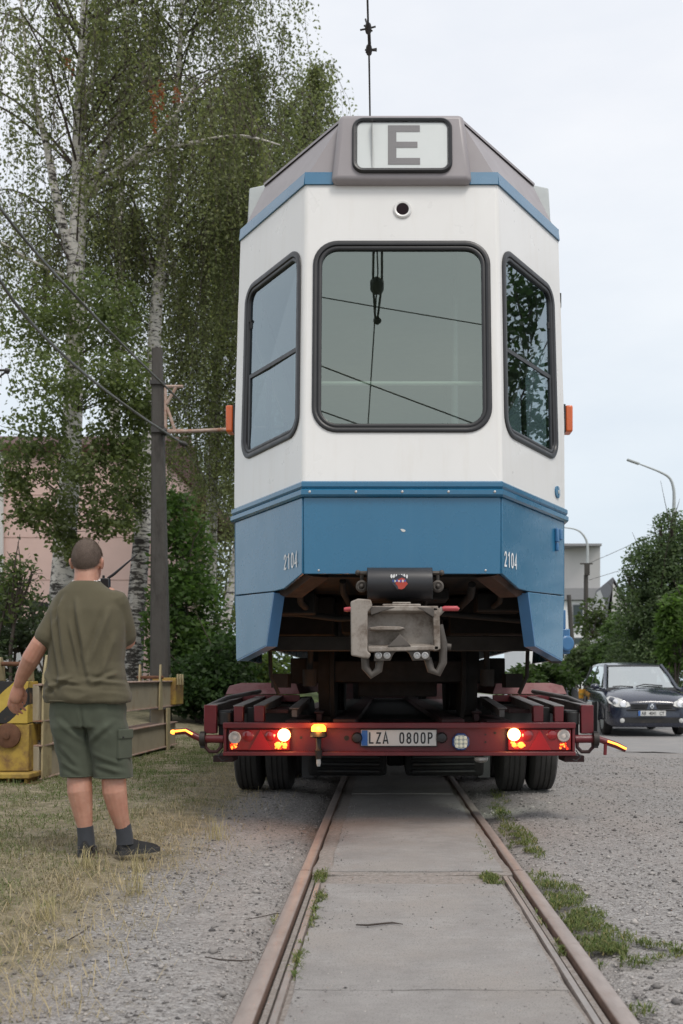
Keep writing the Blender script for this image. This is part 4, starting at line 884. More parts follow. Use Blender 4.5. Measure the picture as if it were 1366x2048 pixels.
MB().box(TX-1.2, TX+1.2, 12.4, 20.2, .45, .64).build('side_deck', M['reddk'], trl)
MB().box(TX-1.15, TX+1.15, 20.3, 24, .45, 1.35).build('far_view_blocker', M['reddk'], trl, bevel=.03)  # added dark block closing off the bright far view under the tram
for y_ in (9.6, 10.9): MB().box(TX-.5, TX+.5, y_, y_+.3, .25, .5).build('air_tank', M['black'], trl, bevel=.03)
# axles and twin tyres that carry the deck
for ya in (8.95, 10.25, 11.55):
    ax = MB().tube([(TX-.9,ya,.43),(TX+.9,ya,.43)], .06, 12).build('axle', M['black'], trl, smooth=50)
    for sgn in (-1, 1):
        for u in (.90, 1.17):
            w = MB(); g = gz(TX+sgn*u, ya); zc = .405+g+.0
            prof = [(.22,.0),(.24,.0),(.36,.012),(.392,.03),(.400,.05)]
            for gk in (.075, .118, .162): prof += [(.400,gk-.006),(.391,gk-.005),(.391,gk+.005),(.400,gk+.006)]
            prof += [(.400,.187),(.392,.207),(.36,.225),(.24,.237),(.22,.237)]
            w.lathe(prof, (TX+sgn*u, ya, zc), (sgn,0,0), 44); ty = w.build('tyre', M['tyre'], trl, smooth=28)
            MB().lathe([(.05,.05),(.20,.07),(.222,.04),(.222,.20),(.20,.19),(.12,.15),(.10,.22),(.02,.23)], (TX+sgn*u, ya, zc), (sgn,0,0), 24).build('rim', M['reddust'], ty, smooth=35)
for sgn in (-1, 1): MB().box(TX+sgn*.70, TX+sgn*.80, 8.5, 8.52, .15, .5).build('mud_flap', M['rubber'], trl)
for sgn in (-1, 1):
    MB().box(TX+sgn*.08, TX+sgn*.74, 8.42, 8.9, .17, .49).build('under_blocker_box', M['under'], trl, bevel=.03)  # added dark bulk: hides lit ground and deepens the dark beneath
    MB().box(TX+sgn*.80, TX+sgn*1.34, 8.36, 8.39, .42, .78).build('spray_flap', M['rubber'], trl, bevel=.004)
    for k in range(4): MB().tube([(TX+sgn*.14, 8.40, .21+.06*k), (TX+sgn*.66, 8.40, .215+.06*k)], .018, 8).build('leaf_spring', M['black'], trl, smooth=60)
MB().box(TX-.075, TX+.075, 8.6, 9.6, .24, .52).build('under_blocker_mid', M['under'], trl, bevel=.02)  # added filler closing the gap between the two dark boxes
MB().box(TX-.78, TX+.78, 12.2, 12.3, .12, .5).build('under_blocker_plate', M['under'], trl)  # added plate hiding the lit ground beyond the wheels
# small lit lamp under the beam that lights the gravel by the right wheels
q = tq(962,1514,7.1); ul = MB().lathe([(.05,0),(.05,-.02),(.035,-.035),(.01,-.04)], q, (0,0,1), 16).build('underside_lamp', M['steel'], trl, smooth=40)
l = bpy.data.lights.new('underside_lamp_light', 'SPOT'); l.energy = 14; l.color = (.92,1,.86); l.spot_size = radians(75); l.spot_blend = .8; l.shadow_soft_size = .05; lo = bpy.data.objects.new('underside_lamp_light', l); COL.objects.link(lo); lo.parent = ul; lo.matrix_parent_inverse = wm(ul).inverted()
lo.location = (q.x, q.y+.0, q.z-.06); lo.rotation_euler = (Vector((1.02,8.2,0))-Vector(lo.location)).to_track_quat('-Z', 'Y').to_euler()
# ================================================================== the man on the verge
PO = Vector((-1.60, 5.44, 0.0)); PO.z = gz(PO.x, PO.y)+.006
def lp(x, y, z): return PO+Vector((x, y, z))
skin = None
def skin_mat():
    m, t, b = newmat('skin'); c = ramp(t, noisen(t, 18, 6, .6), (.3, (.40,.195,.135)), (.7, (.52,.285,.205)))
    c = mixc(t, ramp(t, noisen(t, 5, 4), (.5, 0.0), (.75, .5)), c, (.50,.20,.14))
    t.links.new(c, b.inputs['Base Color']); b.inputs['Roughness'].default_value = .5; b.inputs['Subsurface Weight'].default_value = .15
    b.inputs['Subsurface Radius'].default_value = (.01,.004,.002); b.inputs['Subsurface Scale'].default_value = .5
    bumpn(t, b, noisen(t, 180, 4), .08, .002); return m
M['skin'] = skin_mat()
man = thing('person', 'man seen from behind in khaki t-shirt and dark green cargo shorts on the verge', 'person', PO)
def limb(mb, pts, rad, n=14, flat=None):
    P = [lp(*p) for p in pts]; d0 = (P[0]-P[1]).normalized(); d1 = (P[-1]-P[-2]).normalized()
    P2 = [P[0]+d0*rad[0]*.85, P[0]+d0*rad[0]*.5]+P+[P[-1]+d1*rad[-1]*.5, P[-1]+d1*rad[-1]*.85]
    R2 = [rad[0]*.35, rad[0]*.85]+list(rad)+[rad[-1]*.85, rad[-1]*.35]
    return mb.tube(P2, R2, n, flat=flat)
def ell(mb, secs, n=24, ex=2.3):     # secs: (cx, cy, z, rx, ry)
    rings = []
    for (cx, cy, z, rx, ry) in secs:
        ring = []
        for j in range(n):
            a = 2*pi*j/n; c, s = cos(a), sin(a)
            ring.append(lp(cx+rx*math.copysign(abs(c)**(2/ex), c), cy+ry*math.copysign(abs(s)**(2/ex), s), z))
        rings.append(ring)
    return mb.loft(rings)
bd = MB()
bd.ball(lp(-.014,.015,1.612), (.077,.096,.108), 24)                       # skull
ell(bd, [(-.014,.045,1.492,.045,.055),(-.014,.04,1.53,.062,.075),(-.014,.03,1.58,.070,.088),(-.014,.02,1.62,.07,.09)], 20)  # jaw and face
bd.ball(lp(-.014,.128,1.585), (.014,.018,.02), 10)                        # nose
for s in (-1, 1):
    bd.ball(lp(-.014+s*.081,.012,1.588), (.011,.022,.033), 12); bd.ball(lp(-.014+s*.088,.0,1.597), (.007,.014,.02), 10)   # ears
ell(bd, [(-.012,-.012,1.40,.09,.075),(-.012,-.008,1.455,.070,.066),(-.012,-.002,1.50,.064,.066),(-.013,.008,1.56,.062,.07)], 20)  # neck
ell(bd, [(-.01,0,.84,.15,.11),(-.01,.005,.95,.16,.12),(-.01,.01,1.1,.165,.12),(-.008,.0,1.25,.175,.11),(-.008,-.005,1.36,.16,.09),(-.01,-.01,1.43,.09,.07)], 24)
limb(bd, [(-.125,-.005,1.352),(-.175,-.025,1.265),(-.252,-.05,1.145),(-.302,-.03,1.07),(-.370,.02,.975),(-.392,.035,.935)], [.056,.052,.047,.050,.036,.029])      # left arm
limb(bd, [(.135,.0,1.355),(.160,.05,1.265),(.180,.11,1.165),(.165,.17,1.22),(.09,.215,1.32),(.065,.225,1.375)], [.06,.054,.047,.05,.037,.03])    # right arm, bent up to the face
limb(bd, [(-.085,0,.83),(-.075,.005,.65),(-.055,.01,.47),(-.048,-.012,.405),(-.043,-.02,.35),(-.030,-.012,.24),(-.016,-.01,.14),(-.011,-.01,.07)], [.10,.088,.064,.066,.067,.053,.038,.037])
limb(bd, [(.085,0,.83),(.11,.005,.65),(.13,.012,.47),(.138,-.008,.405),(.143,-.012,.35),(.158,.01,.24),(.178,.035,.14),(.186,.04,.07)], [.10,.088,.064,.066,.066,.053,.039,.038])
# left hand, hanging and slightly curled
limb(bd, [(-.394,.037,.93),(-.408,.05,.885),(-.420,.056,.855)], [.027,.037,.036], 14, .62)
for (dx, dy, l, k) in ((-.030,.0,.078,0),(-.011,.006,.088,0),(.009,.012,.082,0),(.027,.016,.064,0)):
    bx, by = -.420+dx, .056+dy; limb(bd, [(bx,by,.85),(bx-.010,by+.006,.85-l*.45),(bx-.004,by+.024,.85-l*.78),(bx+.008,by+.040,.85-l*1.0)], [.0088,.0085,.0078,.0065], 10)
limb(bd, [(-.385,.062,.905),(-.372,.078,.872),(-.378,.088,.842),(-.386,.094,.822)], [.0115,.011,.0095,.008], 10)
# right hand, wrapped round the radio
limb(bd, [(.065,.225,1.375),(.055,.230,1.42),(.050,.230,1.45)], [.028,.036,.034], 14, .7)
for k in range(4):
    z = 1.407+.018*k; limb(bd, [(.043,.253,z),(.018,.270,z+.004),(-.004,.264,z+.006),(-.012,.244,z+.004)], [.010,.0095,.009,.0075], 10)
limb(bd, [(.053,.208,1.425),(.030,.194,1.445),(.008,.196,1.458)], [.012,.0115,.009], 10)
me = remesh(bd, .0045, 2, 'body'); me.materials.append(M['skin']); body = link(me, 'body', man)
# hair, eyes, brows
hair = MB(); rings = []
N = 40; K = 18
hm, t, b = newmat('short_hair'); c = ramp(t, noisen(t, 300, 4, .7, (1,1,.3)), (.35, (.085,.060,.046)), (.65, (.165,.122,.098))); t.links.new(c, b.inputs['Base Color']); b.inputs['Roughness'].default_value = .75; bumpn(t, b, noisen(t, 320, 3, .7, (1,1,.3)), .8, .004)
for i in range(K+1):
    ring = []
    for j in range(N):
        a = 2*pi*j/N; back = -sin(a)                     # 1 at the nape, -1 at the forehead
        low = -.58*max(0, back)**.7-.05+(.42*max(0, -back)**.8 if back < 0 else 0)
        if abs(back) < .45: low += .22*(1-abs(back)/.45)    # cut above the ears
        el = low+(pi/2*.995-low)*i/K
        k = 1.0+(.050 if i > 1 else .012)+.006*noise.noise(Vector((cos(a)*5, sin(a)*5, el*5)))
        ring.append(lp(-.014+.077*k*cos(el)*cos(a), .015+.096*k*cos(el)*sin(a), 1.612+.108*k*sin(el)))
    rings.append(ring)
hair.loft(rings, caps=True); hair.build('hair', hm, body, smooth=80)
HV, HF, HC = [], [], []
rh = random.Random(5)
for i in range(9000):
    a = rh.uniform(0, 2*pi); back = -sin(a); low = -.60*max(0, back)**.7-.05+(.42*max(0, -back)**.8 if back < 0 else 0)+(.22*(1-abs(back)/.45) if abs(back) < .45 else 0)
    sl = sin(low)+(1-sin(low))*rh.random(); el = math.asin(min(.999, sl)); nrm = Vector((cos(el)*cos(a), cos(el)*sin(a), sin(el)))
    p = lp(-.014+.080*nrm.x, .015+.100*nrm.y, 1.612+.1125*nrm.z); dn = (nrm*.75+Vector((rh.gauss(0,.25), rh.gauss(0,.25)-.1, -.55+rh.gauss(0,.25)))).normalized(); sd = dn.cross(nrm).normalized()*.0007 if dn.cross(nrm).length > .01 else Vector((.0007,0,0)); L = rh.uniform(.004, .009)
    k = len(HV); HV += [p-sd, p+sd, p+dn*L]; HF.append((k, k+1, k+2)); q = rh.uniform(.6, 1.25); HC += [(.125*q, .090*q, .070*q)]*3
tag(npmesh('hair_strands', HV, HF, M['grass'], np.array(HC), parent=body), kind='stuff')
for s in (-1, 1):
    e = MB().ball(lp(-.014+s*.032,.103,1.612), .013, 12).build('eye', M['platewhite'], body, smooth=80); MB().ball(lp(-.014+s*.032,.1125,1.612), .0055, 8).build('pupil', M['ink'], e, smooth=80)
    MB().tube([lp(-.014+s*.016,.113,1.632), lp(-.014+s*.034,.111,1.637), lp(-.014+s*.05,.10,1.631)], [.003,.004,.002], 6).build('eyebrow', hm, body, smooth=80)
MB().tube([lp(-.040,.112,1.545), lp(-.014,.122,1.543), lp(.012,.112,1.545)], [.003,.006,.003], 8).build('mouth', mat('lips', (.42,.16,.13), .5), body, smooth=80)
# clothes
def cloth_mat(name, col, var):
    m, t, b = newmat(name); c = ramp(t, noisen(t, 7, 6, .6), (.3, C(col, 1-var)), (.7, C(col, 1+var))); t.links.new(c, b.inputs['Base Color'])
    b.inputs['Roughness'].default_value = .9; b.inputs['Specular IOR Level'].default_value = .15; b.inputs['Sheen Weight'].default_value = .1
    bumpn(t, b, noisen(t, 420, 2, .5), .25, .002); return m
M['shirt'] = cloth_mat('khaki_cotton', (.102,.090,.058), .08); M['shorts'] = cloth_mat('green_twill', (.075,.085,.062), .1)
sh = MB()
ell(sh, [(-.004,-.002,.838,.222,.165),(-.006,-.002,.87,.222,.167),(-.012,.0,.95,.206,.162),(-.014,.004,1.05,.194,.158),(-.008,.004,1.15,.198,.153),(-.005,.0,1.25,.203,.142),(-.004,-.005,1.33,.200,.128),(-.004,-.008,1.39,.178,.108),(-.008,-.012,1.43,.150,.095),(-.010,-.013,1.465,.100,.083),(-.011,-.011,1.487,.076,.074)], 40, 2.35)
limb(sh, [(-.128,-.005,1.362),(-.172,-.022,1.275),(-.212,-.042,1.183)], [.070,.063,.063], 20)
limb(sh, [(.142,-.002,1.375),(.160,.045,1.27),(.166,.09,1.195)], [.074,.068,.066], 20)
def wrinkle(me, fn):
    n = len(me.vertices); co = np.zeros(n*3, dtype=np.float32); me.vertices.foreach_get('co', co); no = np.zeros(n*3, dtype=np.float32); me.vertices.foreach_get('normal', no)
    co = co.reshape(-1, 3); no = no.reshape(-1, 3)
    for i in range(n):
        p = Vector(co[i])-PO; d = fn(p); co[i] += no[i]*d
    me.vertices.foreach_set('co', co.ravel()); me.update()
def ridg(v): return 1-2*abs(noise.noise(v))
def fold(p, ax, az, bx, bz, w, a):     # one soft crease between two points on the back
    dx, dz = bx-ax, bz-az; L = math.hypot(dx, dz); t = ((p.x-ax)*dx+(p.z-az)*dz)/L/L
    if t < -.1 or t > 1.1: return 0
    d = ((p.x-ax)*dz-(p.z-az)*dx)/L; f = min(1, max(0, (t+.1)/.3))*min(1, max(0, (1.1-t)/.3)); return a*f*(math.exp(-(d/w)**2)-.6*math.exp(-((d-w*1.6)/w)**2))
def shirt_w(p):
    side = 1 if p.y < .03 else .5
    d = .0045*ridg(Vector((p.x*13+.8*p.z, p.y*9, p.z*2.6)))*min(1, max(0, (1.42-p.z)*5))
    low = min(1, max(0, (1.02-p.z)*7)); d += low*.0055*ridg(Vector((p.x*6, p.y*6, p.z*21+2.2*p.x)))
    if p.y < .05:
        for c in ((-.03,1.37,.03,1.06,.013,.013),(-.12,1.36,-.075,1.02,.016,.010),(-.165,1.30,-.10,.93,.015,.009),(.14,1.33,.05,1.05,.016,.010),(.165,1.2,.10,.98,.014,.007),(.0,1.12,.06,.93,.013,.008),(-.06,1.25,.0,1.0,.012,.008),(-.19,.90,-.05,.97,.011,.009),(.20,.93,.03,.955,.012,.009),(-.15,.96,.0,.935,.010,.008),(.17,.99,.06,.93,.011,.008),(-.10,1.40,-.14,1.25,.012,.007),(-.21,1.0,-.13,.885,.014,.009)): d += fold(p, *c)
    return d*1.55
me = remesh(sh, .0075, 3, 'tshirt'); wrinkle(me, shirt_w); me.materials.append(M['shirt']); link(me, 'tshirt', man)
ring = [lp(-.011+.074*cos(a), -.011+.073*sin(a), 1.482-.012*sin(-a)) for a in [2*pi*i/28 for i in range(29)]]; MB().tube(ring, .0055, 8, caps=False).build('collar', M['shirt'], man, smooth=60)
hem = [lp(-.004+.2235*math.copysign(abs(cos(a))**.85, cos(a)), -.002+.1665*math.copysign(abs(sin(a))**.85, sin(a)), .842) for a in [2*pi*i/48 for i in range(49)]]; MB().tube(hem, .004, 6, caps=False).build('hem', M['shirt'], man, smooth=60)
st = MB()
ell(st, [(-.004,.0,.70,.196,.142),(-.004,.0,.78,.200,.148),(-.004,.0,.86,.196,.146),(-.004,0,.93,.17,.12)], 36, 2.4)
ell(st, [(-.058,.004,.432,.088,.100),(-.062,.004,.50,.094,.105),(-.078,.002,.60,.100,.118),(-.09,.0,.70,.105,.135),(-.09,0,.78,.09,.12)], 26, 2.3)
ell(st, [(.130,.010,.424,.100,.105),(.126,.008,.50,.102,.108),(.112,.004,.60,.102,.12),(.10,.0,.70,.104,.135),(.09,0,.78,.09,.12)], 26, 2.3)
def short_w(p):
    d = .0045*ridg(Vector((p.x*7, p.y*7, p.z*9+p.x*6)))+.002*noise.noise(Vector((p.x*30, p.y*30, p.z*16)))
    if p.y < .05:
        for c in ((.0,.62,-.13,.74,.014,.008),(.03,.62,.16,.73,.014,.008),(-.12,.60,-.03,.50,.014,.008),(.05,.56,.20,.50,.014,.008),(.06,.50,.21,.455,.013,.007),(-.13,.52,-.02,.455,.012,.007),(.0,.82,.01,.62,.008,-.010)): d += fold(p, *c)
    return d
me = remesh(st, .0075, 3, 'shorts'); wrinkle(me, short_w); me.materials.append(M['shorts']); sho = link(me, 'shorts', man)
# cargo pocket on the right leg
pk = MB(); o = Vector((.9,-.42,0)).normalized(); tx_ = Vector((.42,.9,0)).normalized(); c0 = lp(.205,-.052,.60)
pk.obox(c0, tx_*.055, o*.012, (0,0,.07)); pk.obox(c0+o*.010+Vector((0,0,.062)), tx_*.058, o*.008, (0,0,.026)); pk.build('cargo_pocket', M['shorts'], sho, bevel=.006, seg=3)
MB().ball(c0+o*.020+Vector((0,0,.046))-tx_*.03, .006, 8).build('button', M['black'], sho, smooth=60)
for cx, cy, rx, ry, z in ((-.058,.004,.089,.101,.436),(.130,.010,.101,.106,.428)):
    MB().tube([lp(cx+rx*math.copysign(abs(cos(a))**.87, cos(a)), cy+ry*math.copysign(abs(sin(a))**.87, sin(a)), z) for a in [2*pi*i/36 for i in range(37)]], .0045, 6, caps=False).build('leg_hem', M['shorts'], sho, smooth=60)
# socks and shoes
sock = cloth_mat('grey_sock', (.045,.048,.055), .15); shoem = mat('black_suede', (.012,.012,.013), .8, var=.3, bump=.3, bscale=200); solem = mat('dark_sole', (.035,.035,.036), .8, var=.2)
for (hx, hy, tx2, ty2, ax, ay) in ((-.006,-.055,-.062,.195,-.012,-.01), (.163,.012,.335,.150,.185,.038)):
    MB().tube([lp(ax+.001,ay,.055), lp(ax,ay,.10), lp(ax-(.006 if ax < 0 else .010),ay-.002,.158)], [.047,.044,.0435], 18).build('sock', sock, man, smooth=60)
    h = Vector((hx,hy,0)); tt = Vector((tx2,ty2,0)); d = (tt-h).normalized(); L = (tt-h).length; sd = Vector((d.y,-d.x,0))
    prof = [(-.012,.026,.050),(.0,.034,.088),(.05,.037,.098),(.09,.038,.082),(.14,.043,.066),(.19,.047,.055),(.235,.043,.044),(.262,.030,.034),(.272,.014,.026)]
    rings = []
    for (s_, w, hh) in prof:
        c = h+d*(s_*L/.262); rings.append([lp(*(c+sd*(w*cos(a)*(1 if sin(a) < .2 else .8)))[:2], .018+max(0, sin(a))*(hh-.018)+min(0, sin(a))*.002) for a in [2*pi*i/16 for i in range(16)]])
    s1 = MB().loft(rings).build('shoe', shoem, man, smooth=60)
    rings = [[lp(*(h+d*(s_*L/.262)+sd*((w+.004)*q))[:2], z) for q, z in ((-1,.0),(1,.0),(1.02,.012),(1,.024),(-1,.024),(-1.02,.012))] for (s_, w, hh) in [(-.017,.022,0)]+prof[1:-1]+[(.276,.016,0)]]
    MB().loft(rings).build('sole', solem, s1, smooth=40)
# necklace, radio in the right hand
nk = MB(); silver = mat('silver_chain', (.75,.72,.70), .25, metal=.8)
for i in range(30):
    a = 2*pi*i/30; nk.ball(lp(-.011+.0705*cos(a), -.009+.071*sin(a), 1.492-.014*sin(-a)+.002*(i % 2)), (.006,.006,.0045), 8)
tag(nk.build('necklace', silver, None, smooth=70), 'silver chain necklace round the neck of the man', 'necklace')
rd = thing('handheld_radio', 'black handheld radio with antenna held up by the man in khaki', 'radio', lp(.02,.23,1.40))
MB().box(lp(.0,0,0).x, lp(.052,0,0).x, lp(0,.213,0).y, lp(0,.251,0).y, lp(0,0,1.40).z, lp(0,0,1.53).z).build('radio_body', M['rubber'], rd, bevel=.006)
MB().tube([lp(.04,.23,1.53), lp(.075,.232,1.555), lp(.14,.236,1.612), lp(.205,.24,1.668)], [.008,.008,.0055,.0035], 10).build('antenna', M['rubber'], rd, smooth=60)
MB().lathe([(.007,0),(.007,.016),(.004,.018)], lp(.015,.232,1.53), (0,0,1), 12).build('knob', M['black'], rd, smooth=50)
# ================================================================== lifting frame on the grass, pole, wires, pink house
M['framegrey'] = mat('weathered_grey_steel', (.35,.305,.22), .75, var=.18, scale=4, bump=.2, dirt=(.22,.15,.085), damt=.36, dscale=4, sc3=(1,1,.5))
M['yellow'] = mat('worn_yellow_paint', (.38,.255,.045), .7, var=.2, bump=.3, dirt=(.13,.065,.035), damt=.46, dscale=5)
M['yellowpale'] = mat('faded_yellow_paint', (.36,.30,.17), .7, var=.15, dirt=(.20,.14,.08), damt=.35, dscale=5)
M['rust'] = mat('rust', (.12,.055,.03), .9, var=.35, scale=12, bump=.4)
FX0 = -3.22; FY0, FY1 = 9.35, 14.2
fz = gz(-3.3, 9.6)
fr = thing('lifting_frame', 'weathered grey and yellow steel lifting frame lying on the grass behind the man', 'steel frame', (-3.4, 11.5, .0))
def frx(y): return FX0+(y-FY0)/(FY1-FY0)*.33
def longbeam(z0, z1, w, y0, y1, name):
    mb = MB(); rise = .05
    def gup(y): return rise*(y-FY0)/(FY1-FY0)
    b = [(frx(y0)-w, y0, z0+gup(y0)), (frx(y0), y0, z0+gup(y0)), (frx(y1), y1, z0+gup(y1)), (frx(y1)-w, y1, z0+gup(y1))]
    t = [(p[0], p[1], p[2]+z1-z0) for p in b]; mb.hexa(b, t)
    o = mb.build(name, M['framegrey'], fr, bevel=.006)
    fl = MB(); 
    for zz in (z0-.008, z1+.001): fl.hexa([(p[0]-.03*(1 if i in (0,3) else -1), p[1], zz+gup(p[1])) for i, p in enumerate(b)], [(p[0]-.03*(1 if i in (0,3) else -1), p[1], zz+.012+gup(p[1])) for i, p in enumerate(b)])
    fl.build('beam_flange', M['rustpaint'], fr); return o
longbeam(.60, .93, .22, FY0, FY1, 'upper_beam'); longbeam(.06, .36, .22, FY0, FY1-.2, 'lower_beam')
# end post facing the camera, yellow with black hazard stripes
hz, t, b = newmat('hazard_stripes')
g_ = nnode(t, 'ShaderNodeNewGeometry'); s_ = nnode(t, 'ShaderNodeSeparateXYZ'); t.links.new(g_.outputs['Position'], s_.inputs[0])
d_ = mathn(t, 'SUBTRACT', s_.outputs[2], mathn(t, 'MULTIPLY', s_.outputs[0], .9)); st_ = mathn(t, 'FRACT', mathn(t, 'ADD', mathn(t, 'MULTIPLY', d_, 3.1), mathn(t, 'MULTIPLY', noisen(t, 9, 4), .08)))
c_ = mixc(t, mathn(t, 'GREATER_THAN', st_, .52), ramp(t, noisen(t, 8, 6), (.3, (.40,.27,.04)), (.7, (.52,.37,.07))), (.018,.017,.017)); c_ = mixc(t, ramp(t, noisen(t, 6, 8, .7), (.56, 0.0), (.68, .9)), c_, (.17,.09,.045)); t.links.new(c_, b.inputs['Base Color']); b.inputs['Roughness'].default_value = .7
MB().box(-3.62, -3.275, 9.22, 9.50, .58, .97).build('hazard_panel', hz, fr, bevel=.006)
MB().box(-3.62, -3.27, 9.23, 9.48, .14, .577).build('end_post', M['yellow'], fr, bevel=.008)
ds = MB().lathe([(.115,0),(.115,.03),(.09,.04),(.03,.045),(.03,.06),(.01,.065)], (-3.455,9.23,.47), (0,-1,0), 22).build('rusty_boss', M['rust'], fr, smooth=35)
MB().box(-3.64, -3.20, 9.05, 9.55, .085, .135).build('base_plate', M['yellow'], fr, bevel=.01); MB().box(-3.66, -3.12, 9.02, 9.6, -.03+fz+.03, .03).build('foot', M['rust'], fr, bevel=.008)
for x in (-3.60, -3.42, -3.26): MB().box(x, x+.03, 9.08, 9.45, .032, .083).build('foot_rib', M['yellow'], fr, bevel=.004)
# lifting lugs: pairs of pointed plates with a pin
def lug(y, zb, xr, h, m=M['yellowpale'], w=.10):
    for x in (xr-.26, xr+.012):
        p = [(x, y-w, zb), (x, y+w, zb), (x, y+w*.75, zb+h*.55), (x, y+w*.25, zb+h), (x, y-w*.25, zb+h), (x, y-w*.75, zb+h*.55)]
        MB().prism(p, (.022,0,0)).build('lug_plate', m, fr, bevel=.003)
    MB().tube([(xr-.29,y,zb+h*.72), (xr+.06,y,zb+h*.72)], .022, 10).build('lug_pin', M['rust'], fr, smooth=60)
lug(9.36, .975, -3.33, .22); lug(13.2, .60, frx(13.2), .60, w=.09)
for y in (10.2, 13.55): MB().prism([(frx(y)+.013, y-.09, -.02), (frx(y)+.013, y+.09, -.02), (frx(y)+.013, y+.10, .62), (frx(y)+.013, y-.10, .62)], (.02,0,0)).build('side_stay', M['yellowpale'], fr, bevel=.004)
MB().prism([(FX0+.012, 9.36, -.02),(FX0+.012, 9.62, .1),(FX0+.012, 9.66, 1.10),(FX0+.012, 9.60, 1.22),(FX0+.012, 9.50, 1.22),(FX0+.012, 9.40, 1.0)], (.022,0,0)).build('side_stay', M['yellowpale'], fr, bevel=.004)
MB().box(frx(13.9)-.26, frx(13.9)+.06, 13.75, 14.28, .66, 1.03).build('end_box', M['yellow'], fr, bevel=.006)
for k in range(3): MB().box(frx(13.9)+.062, frx(13.9)+.085, 13.80+k*.17, 13.84+k*.17, .93, 1.08).build('end_tooth', M['yellowpale'], fr, bevel=.003)
MB().box(-3.42, -3.25, 9.7, 9.95, .40, .56).build('cross_block', M['yellow'], fr, bevel=.006)
for y in (9.8, 11.7, 13.5): MB().box(frx(y)-.2, frx(y)-.02, y, y+.18, .36, .60).build('spacer_post', M['framegrey'], fr, bevel=.004)
for y in (10.5, 12.2, 13.6): MB().box(frx(y)-.3, frx(y)+.06, y, y+.16, gz(frx(y), y)-.03, .055).build('timber_packer', M['twig'], fr, bevel=.005)

# concrete pole with bracket arm
PYD = 18.0; pb = at(322, 1400, PYD); pg = gz(pb.x, PYD); pole = thing('utility_pole', 'grey concrete pole with rusty bracket arm among the birches', 'pole', (pb.x, PYD, pg))
top = at(314.5, 698, PYD); mb = MB(); rings = []
for k in range(9):
    t_ = k/8; c_ = Vector((pb.x, PYD, pg-.2)).lerp(top, t_); w = .175-.09*t_; rings.append([(c_.x+w*a, c_.y+w*bb, c_.z) for a, bb in ((-1,-.75),(-.75,-1),(.75,-1),(1,-.75),(1,.75),(.75,1),(-.75,1),(-1,.75))])
mb.loft(rings); mb.build('shaft', M['concrete'], pole)
def pt(px, py, dy=0): return at(px, py, PYD+dy)
mb = MB(); w = .028
for a_, b_ in (((330,773),(366,773)),((331,775),(331,865)),((352,775),(333,808)),((334,815),(350,862)),((332,861),(368,861))): mb.tube([pt(*a_, -.1), pt(*b_, -.1)], w, 6)
mb.build('bracket_frame', M['rustpaint'], pole); MB().tube([pt(330,864,-.1), pt(400,861.5,-.1), pt(472,858,-.1), pt(600,853,-.1)], .032, 10).build('bracket_arm', M['rustpaint'], pole, smooth=60)
mb = MB(); mb.box(pt(303,0).x, pt(330,0).x, PYD-.13, PYD+.13, pt(0,772).z, pt(0,764).z); mb.build('clamp_band', M['wire'], pole); mb = MB(); mb.box(pt(305,0).x, pt(332,0).x, PYD-.14, PYD+.14, pt(0,868).z, pt(0,856).z); mb.build('clamp_band', M['wire'], pole)
mb = MB(); mb.lathe([(.05,-.06),(.07,-.03),(.07,.03),(.05,.06)], pt(327,863,-.15), (1,0,0), 12); mb.build('insulator', M['black'], pole, smooth=40)

# feeder cables running from the pole over the left of the camera
def cable(name, label, pts, r, n=18, sag=0, cat='cable', m='wiregrey'):
    P = [Vector(p) for p in pts]; out = []
    for i in range(n+1):
        t_ = i/n*(len(P)-1); k = min(int(t_), len(P)-2); f = t_-k; p = P[k].lerp(P[k+1], f)
        if len(P) == 2: p.z -= sag*4*f*(1-f)
        out.append(p)
    return tag(MB().tube(out, r, 6).build(name, M[m], smooth=60), label, cat)
def arc3(a, b, c, n=20):  # quadratic through three image points at given depths
    A, B, Cc = a, b, c; K = B*2-(A+Cc)*.5; return [A*(1-t)**2+K*2*t*(1-t)+Cc*t*t for t in [i/n for i in range(n+1)]]
def cab(name, label, a, b, c): 
    P = arc3(a, b, c); d = (P[0]-P[1]); P = [P[0]+d*4]+P; return tag(MB().tube(P, [.018]*len(P), 6).build(name, M['wiregrey'], smooth=60), label, 'cable')
cab('feeder_cable', 'upper dark cable slanting down from the left edge to the pole bracket', at(0,415,9.5), at(170,612,12.5), at(362,803,17.8))
cab('feeder_cable', 'lower dark cable slanting down from the left edge to below the bracket', at(0,560,9.5), at(170,748,12.5), at(365,886,17.8))
th = thing('cable_clamp', 'small dark clamp where the lower slanting cable ends', 'clamp', at(365,887,17.8)); MB().lathe([(.03,-.07),(.05,-.03),(.05,.03),(.02,.08)], at(366,887,17.8), (1,0,-.3), 10).build('clamp_body', M['wire'], th, smooth=40)
cable('guy_wire', 'thin wire running down from the upper cable end behind the tram', [at(362,803,17.8), at(400,900,18.5), at(470,1060,20)], .008)
cable('guy_wire', 'thin wire running down from the lower cable end to the shrubs', [at(366,888,17.8), at(410,960,19), at(470,1075,21)], .007)
